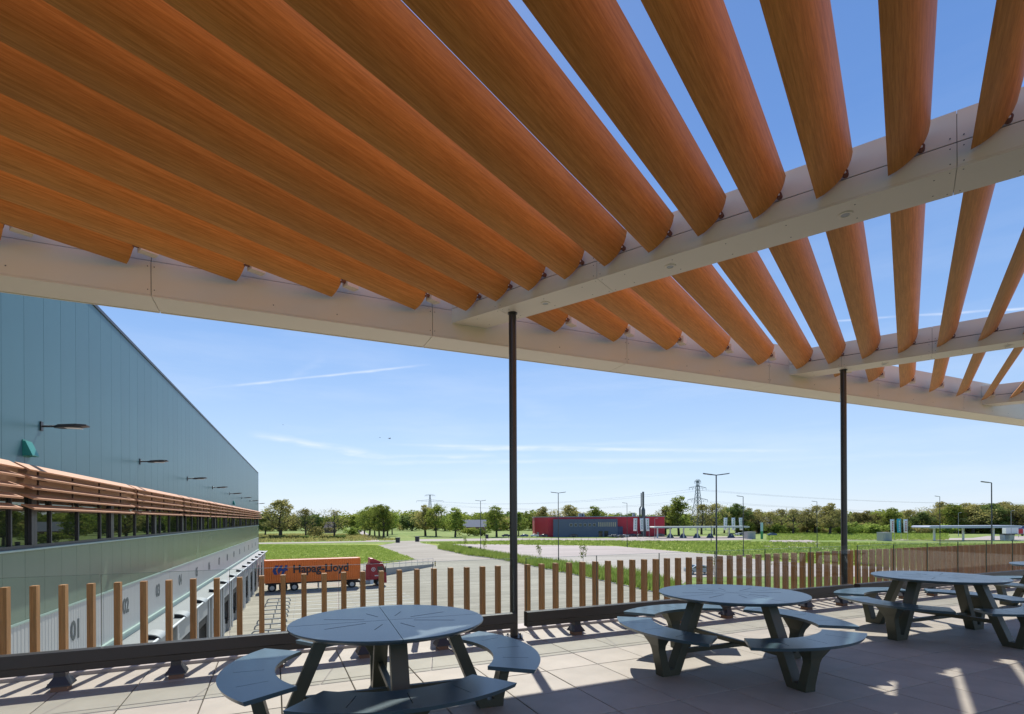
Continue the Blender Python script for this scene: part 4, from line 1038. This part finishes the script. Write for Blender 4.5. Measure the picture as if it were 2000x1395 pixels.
lamp(939,1079,978.5,(-1,1),'farther double headed lamp post left of the nearest black post')
lamp(1225,1069,983,(-1,),'single headed lamp post in front of the red building')
lamp(1452,1087,970,(-1,),'single headed lamp post beside the three white banners')
lamp(1596,1071,980,(-1,),'single headed lamp post left of the second black post')
lamp(1836,1068,970,(-1,),'single headed lamp post at the left part of the right hand canopy')
lamp(1937.5,1131,943,(-1,),'nearer single headed lamp post in front of the right hand canopy')
M['pgrey'] = mat('pale_grey_post', (.30,.32,.32), .5)
lamp(1975,1050,998,(1,),'pale grey slim lamp post near the right edge', M['pgrey'])
lamp(1872,1048,1002,(1,),'pale grey slim lamp post behind the right hand canopy', M['pgrey'])
lamp(1279,1054,1013,(1,),'slim pale lamp post left of the filling station roof', M['pgrey'])
lamp(1389,1060,1012,(1,),'slim lamp post below the filling station roof')
def pylon(x, y, H, label, arms, rz, th=1.0):
    t = thing('power_pylon', label, 'pylon', (x,y,GZ), rz, 'lattice power pylons'); M.setdefault('pyl', mat('pylon_steel', (.16,.19,.21), .6))
    mb = MB(); prev = None; lv = [0,.12,.24,.36,.46,.55,.63,.70,.77,.84,.92,1.0]
    for i, f in enumerate(lv):
        w = (3.6*(1-f)**1.2+.75 if f < .55 else 1.5*(1-f)/.45+.45); z = f*H; c = [Vector((sx*w,sy*w,z)) for sx,sy in ((-1,-1),(1,-1),(1,1),(-1,1))]
        if prev:
            for k in range(4): mb.tube(prev[k], c[k], .22*th, n=4); mb.tube(prev[k], c[(k+1)%4], .09*th, n=4); mb.tube(prev[(k+1)%4], c[k], .09*th, n=4)
        for k in range(4): mb.tube(c[k], c[(k+1)%4], .09*th, n=4)
        prev = c
    mb.build('mast', M['pyl'], t)
    for f, L in arms:
        mb = MB(); z = f*H
        for sg in (-1,1):
            for sy in (-.6,.6): mb.tube((sg*.6,sy,z),(sg*L,0,z+.5),.13,n=4); mb.tube((sg*.6,sy,z+2.0),(sg*L,0,z+.5),.13,n=4)
            for q in (.25,.5,.75): mb.tube((sg*L*q,0,z+.3*q),(sg*L*q,0,z+2*(1-q)+.3),.09,n=4)
            for q in (.6,1.0): mb.tube((sg*L*q,0,z+.4),(sg*L*q,0,z-1.6),.12,n=4)
        mb.build('crossarm', M['pyl'], t)
p1x, p1y = hit(1363, 421); p2x, p2y = hit(840, 640)
pylon(p1x, p1y, 39.5, 'larger lattice power pylon right of the red building', ((.60,9.6),(.84,8.2),(.97,3)), R(20))
pylon(p2x, p2y, 39.5, 'distant lattice power pylon above the trees left of the nearest post', ((.80,16),(.97,6)), R(10), 1.9)
wm = mat('wire', (.12,.13,.14), .6)
def wire(P, Q, sag, label):
    mb = MB(); n = 16; pts = []
    for i in range(n+1):
        f = i/n; p = Vector(P).lerp(Vector(Q), f); p.z -= 4*sag*f*(1-f); pts.append(p)
    for a_, b_ in zip(pts, pts[1:]): mb.tube(a_, b_, .055, n=4, cap=False)
    tag(mb.build('power_line', wm), label, 'power line', 'power lines on the pylons')
for z, L in ((24.2,9.5),(33,8)):
    for sg in (-1,1):
        A = (p1x+sg*L*.94, p1y+sg*L*.34, GZ+z-1.0); B = (p2x+sg*L*.8, p2y+sg*L*.57, GZ+z+(5 if z < 30 else -1))
        wire(A, B, 7, '%s thin %s power line strung between the two pylons' % ('upper' if z > 30 else 'lower', 'near' if sg < 0 else 'far'))
        C_ = (640+sg*6, 560, GZ+z-6); wire(A, C_, 7, '%s thin power line running right from the %s arm of the larger pylon' % ('upper' if z > 30 else 'lower', 'left' if sg < 0 else 'right'))

# ================================================================ RED BUILDING, CHIMNEY
Yb = 272.0
def X(px, Y=Yb): return (px-1000)/F*Y
rb = thing('red_building', 'long red industrial hall with a slate blue front section', 'building', (X(1046),Yb,GZ), 0)
M['redw'] = mat('red_cladding', (.50,.022,.04), .55, var=.04, vscale=.3); M['slate'] = mat('slate_blue_cladding', (.085,.115,.165), .5, var=.04, vscale=.3)
O = (X(1046), Yb, GZ); ht = 10.1
mb = MB(off=O); mb.prism([(X(1046),Yb+12),(X(1071),Yb),(X(1298),Yb),(X(1298),Yb+40),(X(1046),Yb+40)], GZ, GZ+ht); mb.build('wall', M['redw'], rb)
mb = MB(off=O); mb.prism([(X(1046)-.2,Yb+12),(X(1071),Yb-.25),(X(1298)+.2,Yb-.25),(X(1298)+.2,Yb+40),(X(1046)-.2,Yb+40)], GZ+ht, GZ+ht+.35); mb.build('roof', M['pgrey'], rb)
mb = MB(off=O)
for px in (1135,1139,1142,1243): mb.box(X(px)-.6,X(px)+.6,Yb+5,Yb+7,GZ+ht+.36,GZ+ht+2.0)
mb.build('roof_vent', M['pgrey'], rb)
mb = MB(off=O); mb.box(X(1080),X(1204),Yb-3,Yb-.01,GZ,GZ+9.1); fs_ = mb.build('front_section', M['slate'], rb)
mb = MB(off=O); mb.box(X(1204)+.01,X(1214),Yb-3,Yb-.01,GZ,GZ+5.2); mb.build('porch', mat('dark_blue_porch', (.03,.05,.11), .5), rb)
for i in range(6):
    px = 1114+i*9.0; mb = MB(off=O); mb.box(X(px)-.75,X(px)+.75,Yb-3.08,Yb-2.99,GZ+5.4,GZ+6.9); w_ = mb.build('window', M['lgrey'], fs_); mb = MB(off=O); mb.box(X(px)-.6,X(px)+.6,Yb-3.10,Yb-3.085,GZ+5.55,GZ+6.75); mb.build('pane', M['glassdark'], w_)
for i in range(9):
    px = 1168+i*4.0; mb = MB(off=O); mb.box(X(px)-.38,X(px)+.12,Yb-3.1,Yb-2.99,GZ+5.2,GZ+7.4); mb.build('window_strip', mat('cream_window_strip', (.42,.38,.25), .5) if i == 0 else bpy.data.materials['cream_window_strip'], fs_)
for px in (1171,1182): mb = MB(off=O); mb.box(X(px)-1,X(px)+1,Yb-3.06,Yb-2.99,GZ,GZ+3); mb.build('door', M['glassdark'], fs_)
ck = thing('chimney', 'tall twin steel chimney stack at the red building', 'chimney', (X(1255),Yb-1.5,GZ), 0)
M['stk'] = mat('chimney_steel', (.09,.10,.10), .45, metal=.3)
mb = MB(); mb.tube((0,0,9),(0,0,13.5),1.0,n=12); mb.tube((0,0,13.5),(0,0,15),1.0,.52,n=12); mb.tube((0,0,15),(0,0,22.9),.52,n=12); mb.box(-1.1,1.1,-1,1,0,9); mb.build('main_flue', M['stk'], ck, smooth=True)
mb = MB(); mb.tube((-1.0,0,15.5),(-1.0,0,22.3),.28,n=8); mb.tube((-1.0,0,15.5),(-1.7,0,14.5),.35,n=8); mb.tube((-1.7,0,9),(-1.7,0,14.5),.45,n=8); mb.build('side_flue', M['stk'], ck)

# ================================================================ BANNERS
def flag(px, pyb, pyt, fcol, label, group, lean=0, txt=None, tcol=None):
    x, y = G(px, pyb); h = (pyb-pyt)/F*y; t = thing('banner_flag', label, 'flag', (x,y,GZ), R(random.uniform(-8,8)), group)
    mb = MB(); mb.tube((0,0,0),(0,0,h+.1),.07,n=8); mb.build('pole', M['pgrey'], t)
    w = 1.65; H_ = h*.64; n = 8
    mb = MB(); rows = []
    for i in range(n+1):
        z = h-.1-H_*i/n; ww = w*(1-.06*i/n)
        rows.append([(-.09-ww*j/5+lean*i/n, .10*math.sin(j*1.4+i*.5), z) for j in range(6)])
    vs = [p for r in rows for p in r]; mb.add(vs, [(i*6+j,i*6+j+1,(i+1)*6+j+1,(i+1)*6+j) for i in range(n) for j in range(5)])
    c = mb.build('cloth', fcol, t, smooth=True); sm = c.modifiers.new('thickness','SOLIDIFY'); sm.thickness = .02
    if tcol:
        mb = MB()
        for i in range(6): z = h-.9-H_*.78*i/6; mb = MB(); mb.box(-w*.62+lean*i/7,-w*.36+lean*i/7,-.14,-.125,z-.42,z); mb.build('printed_letter', tcol, c)
fw = mat('white_banner_cloth', (.74,.76,.74), .8); fc = mat('cyan_banner_cloth', (.05,.42,.50), .8); gp = mat('green_print', (.05,.25,.16), .7); rp = mat('red_print', (.45,.03,.04), .7)
for i, px in enumerate((1245,1257,1268)): flag(px, 1051, 1012, fw, ('left','middle','right')[i]+' white banner of the three before the red building', 'white banners before the red building', tcol=gp, lean=.25*(i-1))
for i, px in enumerate((1421,1436,1450)): flag(px, 1049, 1011, fw, ('left','middle','right')[i]+' white banner of the three at the right end of the filling station', 'white banners at the filling station', tcol=gp, lean=.3*(i-1))
flag(1747,1055,1014,fw,'white banner with red print left of the cyan banner','banners left of the right hand canopy',tcol=rp)
flag(1760,1055,1013,fc,'cyan banner between two white banners','banners left of the right hand canopy',tcol=fw)
flag(1773,1055,1014,fw,'white banner with red print right of the cyan banner','banners left of the right hand canopy',tcol=rp)

# ================================================================ FILLING STATIONS
def canopy(px0, px1, pyb, h, th, cols, label, m_, pump=True, dep=9, colm=None):
    x0, y = G(px0, pyb); x1 = X(px1, y); t = thing('filling_station_canopy', label, 'canopy', (x0,y,GZ), 0)
    mb = MB(); L = x1-x0; mb.loft([[(xx,-dep/2,h+a_),(xx,dep/2,h+a_),(xx,dep/2,h+th-a_),(xx,-dep/2,h+th-a_)] for xx, a_ in ((0,th*.3),(.6,0),(L-.6,0),(L,th*.3))]); rf = mb.build('roof', m_, t)
    mb = MB(); mb.box(.7,L-.7,-dep/2-.06,-dep/2-.005,h+th*.35,h+th*.6); mb.build('stripe', M['lgrey'], rf)
    for c in cols:
        xx = X(c, y)-x0
        for yy in (0,):
            mb = MB(); mb.box(xx-.28,xx+.28,yy-.28,yy+.28,0,h); mb.build('column', colm or M['white'], t)
    return x0, y
cx0, cy0 = canopy(1273,1456,1051,4.7,.75,(1284,1309,1335,1362,1390,1424), 'long flat pale filling station roof on white columns', mat('pale_green_canopy', (.50,.56,.50), .5))
def pump(px, pyb, label):
    x, y = G(px, pyb); t = thing('fuel_island', label, 'fuel pump', (x,y,GZ), 0, 'fuel islands under the long station roof')
    mb = MB(); mb.loft([[(-1.7,-.6,0),(1.7,-.6,0),(1.7,.6,0),(-1.7,.6,0)],[(-1.0,-.5,1.2),(1.0,-.5,1.2),(1.0,.5,1.2),(-1.0,.5,1.2)],[(-.55,-.4,2.0),(.55,-.4,2.0),(.55,.4,2.0),(-.55,.4,2.0)]]); b_ = mb.build('housing', mat('navy_plastic', (.03,.06,.12), .5) if 'navy_plastic' not in bpy.data.materials else bpy.data.materials['navy_plastic'], t, bevel=.1)
    mb = MB(); mb.box(-.35,.35,-.62,-.55,1.0,1.6); mb.build('display', M['lgrey'], b_)
for i, px in enumerate((1309,1334,1361,1387,1428)): pump(px, 1050.5, ('first','second','third','fourth','fifth')[i]+' dark blue fuel island counted from the left')
canopy(1797,1975,1056,4.9,.9,(1824.5,1881,1940), 'right hand white filling station roof on three thick columns', mat('white_blue_canopy', (.52,.55,.66), .4))
def kiosk(px0, px1, pyb, pyt, label, m_=None):
    x0, y = G(px0, pyb); x1 = X(px1, y); h = (pyb-pyt)/F*y; t = thing('utility_cabin', label, 'cabin', (x0,y,GZ), R(8)); w = x1-x0
    mb = MB(); mb.box(0,w,0,w*.8,0,h-.15); mb.build('wall', m_ or mat('cream_cabin', (.40,.39,.35), .7), t); mb = MB(); mb.box(-.1,w+.1,-.1,w*.8+.1,h-.149,h); mb.build('roof', M['lgrey'], t)
    mb = MB(); mb.box(w*.3,w*.7,-.04,-.002,.1,h*.8); mb.build('door', M['pgrey'], t)
kiosk(1460,1477,1053,1039,'pale utility cabin right of the long station roof')
kiosk(1725,1744,1057,1040,'pale square cabin beside the cyan banner')
kiosk(1050,1062,1048,1040,'pale small cabin at the left end of the red building')
# price column
x, y = G(1488,1053); ps = thing('price_column', 'slim green and white price column by the slip road', 'sign', (x,y,GZ), 0)
mb = MB(); mb.box(-.5,.5,-.15,.15,0,3.4); mb.build('lower_panel', mat('green_sign', (.06,.30,.10), .5), ps); mb = MB(); mb.box(-.5,.5,-.15,.15,3.41,7.2); mb.build('upper_panel', mat('pale_sign', (.35,.55,.50), .5), ps)
x, y = G(1994,1050); ps = thing('billboard', 'blue and red billboard at the right edge', 'billboard', (x,y,GZ), 0)
mb = MB(); mb.box(-1.3,2.6,-.15,.15,1.6,5.2); b_ = mb.build('panel', mat('white_board', (.55,.56,.6), .5), ps)
mb = MB(); mb.box(-1.2,2.5,-.17,-.155,3.9,5.1); mb.build('top_print', mat('navy_print', (.03,.05,.18), .5), b_)
mb = MB(); mb.box(-1.2,.8,-.17,-.155,1.7,3.8); mb.build('lower_print', rp, b_)
mb = MB(); mb.tube((-1,0,0),(-1,0,1.6),.1,n=6); mb.tube((2.3,0,0),(2.3,0,1.6),.1,n=6); mb.build('legs', M['pgrey'], ps)

# ================================================================ CARS AND VANS
carm = {n: mat(n+'_car_paint', c, .28, coat=.6) for n, c in (('silver',(.40,.42,.44)),('white',(.7,.7,.7)),('navy',(.02,.03,.07)),('black',(.015,.015,.018)),('grey',(.12,.13,.14)),('red',(.30,.02,.02)),('blue',(.04,.09,.22)))}
def car_meshes():
    out = {}
    prof = [(-2.1,.35),(-2.15,.75),(-2.05,.98),(-1.35,1.05),(-.75,1.45),(.55,1.48),(1.35,1.25),(2.05,1.12),(2.15,.8),(2.12,.35)]
    mb = MB()
    def ring(y, sx, top): return [(x*sx, y, z if z < 1.1 else 1.08+(z-1.08)*top) for x, z in prof]
    mb.loft([ring(-.86,.97,.75), ring(-.80,1,.93), ring(-.6,1,1), ring(.6,1,1), ring(.80,1,.93), ring(.86,.97,.75)]); out['body'] = mb
    mb = MB()
    for y in (-.872,.862): mb.loft([[(-1.25,yy,1.02),(-.72,yy,1.30),(.5,yy,1.32),(1.25,yy,1.05)] for yy in (y,y+.01)])
    for s_ in (0,): 
        mb.quad((-1.36,-.66,1.06),(-1.36,.66,1.06),(-.78,.58,1.46),(-.78,-.58,1.46)); mb.quad((1.38,-.66,1.27),(1.38,.66,1.27),(.60,.58,1.495),(.60,-.58,1.495))
    out['windows'] = mb
    return out
CM = car_meshes(); body_me = {n: CM['body'].mesh('body', mm, True) for n, mm in carm.items()}; win_me = CM['windows'].mesh('windows', M['glassdark'])
def wheel_me():
    mb = MB(); n = 16; r = .33
    mb.loft([[(rr*math.cos(6.283*i/n), yy, r+rr*math.sin(6.283*i/n)) for i in range(n)] for rr, yy in ((r*.6,-.1),(r*.95,-.11),(r,-.08),(r,.08),(r*.95,.11),(r*.6,.1))]); a_ = mb.mesh('wheel', M['black'], True)
    mb = MB(); mb.tube((0,-.115,r),(0,.115,r),r*.58,n=14); return a_, mb.mesh('rim', M['rim'])
WM, RM = wheel_me()
hl = MB(); hl.box(-2.14,-2.0,-.75,-.45,.65,.85); hl.box(-2.14,-2.0,.45,.75,.65,.85); hl_me = hl.mesh('headlights', M['white'])
def car(x, y, rz, colour, label, group='cars parked in front of the red building', s=1.0):
    t = thing('parked_car', label, 'car', (x,y,GZ+.05), rz, group); t.scale = (s,s,s)
    link('body', body_me[colour], t); link('windows', win_me, t); link('headlights', hl_me, t)
    for wx in (-1.35,1.35):
        for wy in (-.76,.76): w_ = link('wheel', WM, t, (wx,wy,0)); link('rim', RM, w_)
x, y = G(1364,1121.5); car(x, y, R(4), 'silver', 'silver hatchback on the lorry park seen between the pickets', None)
cars = [(1024,1049,'blue',0),(1044,1049,'white',5),(1062,1049,'navy',0),(988,1049,'navy',0),(1003,1049,'black',0),(1196,1050,'grey',25),(1203,1050,'navy',20),(1211,1051,'black',20),(1219,1050,'silver',20),(1227,1049,'navy',15),(1235,1048,'grey',10),(1243,1047,'white',5),(1249,1049,'black',10),(1120,1049,'navy',0),(1444,1046,'white',8),(1452,1046,'navy',8),(1289,1048,'grey',10),(1508,1047,'blue',0)]
pos = {}
for i, (px, py, c, a_) in enumerate(cars):
    x, y = G(px, py)
    nb_ = {1024:'third from the left, left of the white car',1044:'next to the pale cabin by the red hall',1062:'in front of the left end of the red hall',988:'behind the tall black post',1003:'just right of the tall black post'}.get(px)
    lab = '%s car parked %s' % (c, nb_) if nb_ else '%s car at %s' % (c, {1196:'the left end of the row before the dark porch',1203:'second place in the row before the dark porch',1211:'third place in the row before the dark porch',1219:'fourth place in the row before the dark porch',1227:'fifth place in the row, left of the banners',1235:'sixth place in the row, left of the banners',1243:'the foot of the left white banner',1249:'the foot of the middle white banner',1120:'the front of the slate blue section',1444:'the right hand banners of the station',1452:'the right of the station banners',1289:'the left end of the station roof',1508:'the slip road beside the price column'}[px])
    car(x, y, R(a_), c, lab)
def truck(px, pyb, L, H, boxm, label, rz=0, Yd=None):
    x, y = G(px, pyb); t = thing('lorry', label, 'lorry', (x,y,GZ+.05), rz, 'lorries on the far road')
    mb = MB(); mb.box(-L/2,L/2-2.6,-1.2,1.2,1.1,H); mb.build('cargo_box', boxm, t, bevel=.05)
    mb = MB(); mb.loft([[(L/2-2.3,yy,.6),(L/2-2.3,yy,3.1),(L/2-.5,yy,3.1),(L/2-.05,yy,1.8),(L/2,yy,.6)] for yy in (-1.15,1.15)]); cb = mb.build('cab', boxm if boxm != M['redw'] else M['red'], t, bevel=.06)
    mb = MB(); mb.box(L/2-1.6,L/2-.7,-1.17,-1.151,1.8,2.6); mb.build('side_window', M['glassdark'], cb)
    mb = MB(); mb.box(-L/2+.2,L/2-.3,-.8,.8,.7,1.09); mb.build('chassis', M['frame'], t)
    for wx in (-L/2+1.2,-L/2+2.4,L/2-1.5): wheel(t, wx, -1.2); wheel(t, wx, .86, out=1)
truck(1916,1037,11,4.0,M['white'],'white lorry on the far road above the right hand canopy', R(-6))
truck(1955,1041,9,3.6,mat('maroon_truck', (.25,.03,.04), .5),'dark red lorry on the far road behind the right hand canopy', R(-8))
truck(1984,1047,10,3.9,M['white'],'white box lorry at the right edge beside the billboard', R(-8))
# bins, markers, boxes
def bin_(px, pyb, pyt, label, m_=None):
    x, y = G(px, pyb); h = (pyb-pyt)/F*y; t = thing('waste_bin', label, 'bin', (x,y,GZ), 0); w = h*.35
    mb = MB(); mb.loft([[(-w,-w,0),(w,-w,0),(w,w,0),(-w,w,0)],[(-w*1.1,-w*1.1,h*.9),(w*1.1,-w*1.1,h*.9),(w*1.1,w*1.1,h*.9),(-w*1.1,w*1.1,h*.9)]]); mb.build('body', m_ or M['frame'], t); mb = MB(); mb.box(-w*1.2,w*1.2,-w*1.2,w*1.2,h*.9+.002,h); mb.build('lid', M['steel'], t)
bin_(918,1076,1067,'dark waste bin at the edge of the planted strip')
bin_(951,1052,1044,'black container beside the road left of the tall post')
bin_(777,1060,1050,'black box marker at the left of the yard entrance')
bin_(815,1058,1048,'black box marker at the right of the yard entrance')
bin_(1962,1056,1043,'white service cabinet under the right hand canopy', M['white'])
bin_(1972,1057,1044,'pale cabinet right of the service cabinet under the canopy', M['lgrey'])
# thin wire fences along the verge
def fence(px_list, hgt, label, m_=None):
    pts = [Vector((*G(a_,b_),0)) for a_,b_ in px_list]; t = thing('mesh_fence', label, 'fence', (*pts[0].xy,GZ), 0); o0 = pts[0]
    for P, Q in zip(pts, pts[1:]):
        L = (Q-P).length; n = max(1, int(L/3.2))
        for i in range(n):
            p = P.lerp(Q, i/n)-o0; q = P.lerp(Q,(i+1)/n)-o0
            mb = MB(); mb.tube(p, p+Vector((0,0,hgt)), .045, n=5); mb.build('post', m_ or M['steel'], t)
        mb = MB()
        for h in (.15,.5,.85,1.0): mb.tube(P-o0+Vector((0,0,hgt*h)), Q-o0+Vector((0,0,hgt*h)), .014, n=4)
        mb.build('rail', m_ or M['steel'], t)
fence([(1180,1062),(1400,1064),(1560,1067),(1650,1069)], 1.5, 'thin dark fence across the verge before the filling station')
fence([(980,1054.5),(1180,1056)], 1.3, 'thin dark fence along the road before the red building')
fence([(1700,1067),(1850,1068),(2050,1070)], 1.3, 'thin fence across the verge before the right hand canopy')
# barn far left
def barn(px0, px1, Y, h, label, roofc):
    t = thing('farmhouse', label, 'farm building', (X(px0,Y),Y,GZ), 0); w = X(px1,Y)-X(px0,Y)
    mb = MB(); mb.box(0,w,0,10,0,h*.45); wl_ = mb.build('wall', mat('brick_wall', (.22,.12,.09), .8), t)
    mb = MB(); mb.loft([[(xx,-.5,h*.45),(xx,5,h),(xx,10.5,h*.45)] for xx in (-.4,w+.4)]); mb.build('roof', roofc, t)
    for q in (.2,.5,.8): mb = MB(); mb.box(w*q-.6,w*q+.6,-.05,-.002,.8,h*.35); mb.build('window', M['glassdark'], wl_)
barn(903,948,360,9,'low farmhouse with a pale grey roof among the trees', mat('grey_tiles', (.28,.28,.30), .7))
barn(633,648,380,8,'dark roofed barn far across the meadow at the left', mat('brown_tiles', (.12,.09,.08), .8))
barn(1478,1510,330,10,'grey roofed hall half hidden in the brownish trees', mat('pale_tiles', (.30,.31,.33), .7))
# birds
bm_ = mat('bird_dark', (.04,.04,.045), .8)
for px, py, lab in ((762,857,'dark bird in flight over the yard'),(743,855,'small dark bird flying left of the other bird'),(554,830,'tiny bird flying high over the warehouse end')):
    Y = 95; x = (px-1000)/F*Y; z = HZ+(1015-py-.005*(px-1000))/F*Y
    mb = MB(); mb.loft([[(q,r*math.cos(a_),r*math.sin(a_)) for a_ in (0,1.05,2.1,3.14,4.19,5.24)] for q, r in ((-.28,.01),(-.12,.05),(.05,.06),(.18,.035),(.26,.008))])
    mb.loft([[(-.06,0,.03),(.07,0,.03),(.07,0,.04),(-.06,0,.04)],[(-.1,.28,.16),(.03,.28,.16),(.03,.28,.165),(-.1,.28,.165)],[(-.2,.52,.10),(-.16,.52,.10),(-.16,.52,.103),(-.2,.52,.103)]])
    mb.loft([[(-.06,0,.03),(.07,0,.03),(.07,0,.04),(-.06,0,.04)],[(-.1,-.28,.16),(.03,-.28,.16),(.03,-.28,.165),(-.1,-.28,.165)],[(-.2,-.52,.10),(-.16,-.52,.10),(-.16,-.52,.103),(-.2,-.52,.103)]])
    o = mb.build('bird', bm_, loc=(x,Y,z), rz=R(40)); s_ = {762:1,743:.5,554:.4}[px]; o.scale = (s_,s_,s_); tag(o, lab, 'bird', 'birds in the sky')
for me in [m_ for m_ in bpy.data.meshes if m_.users == 0]: bpy.data.meshes.remove(me)
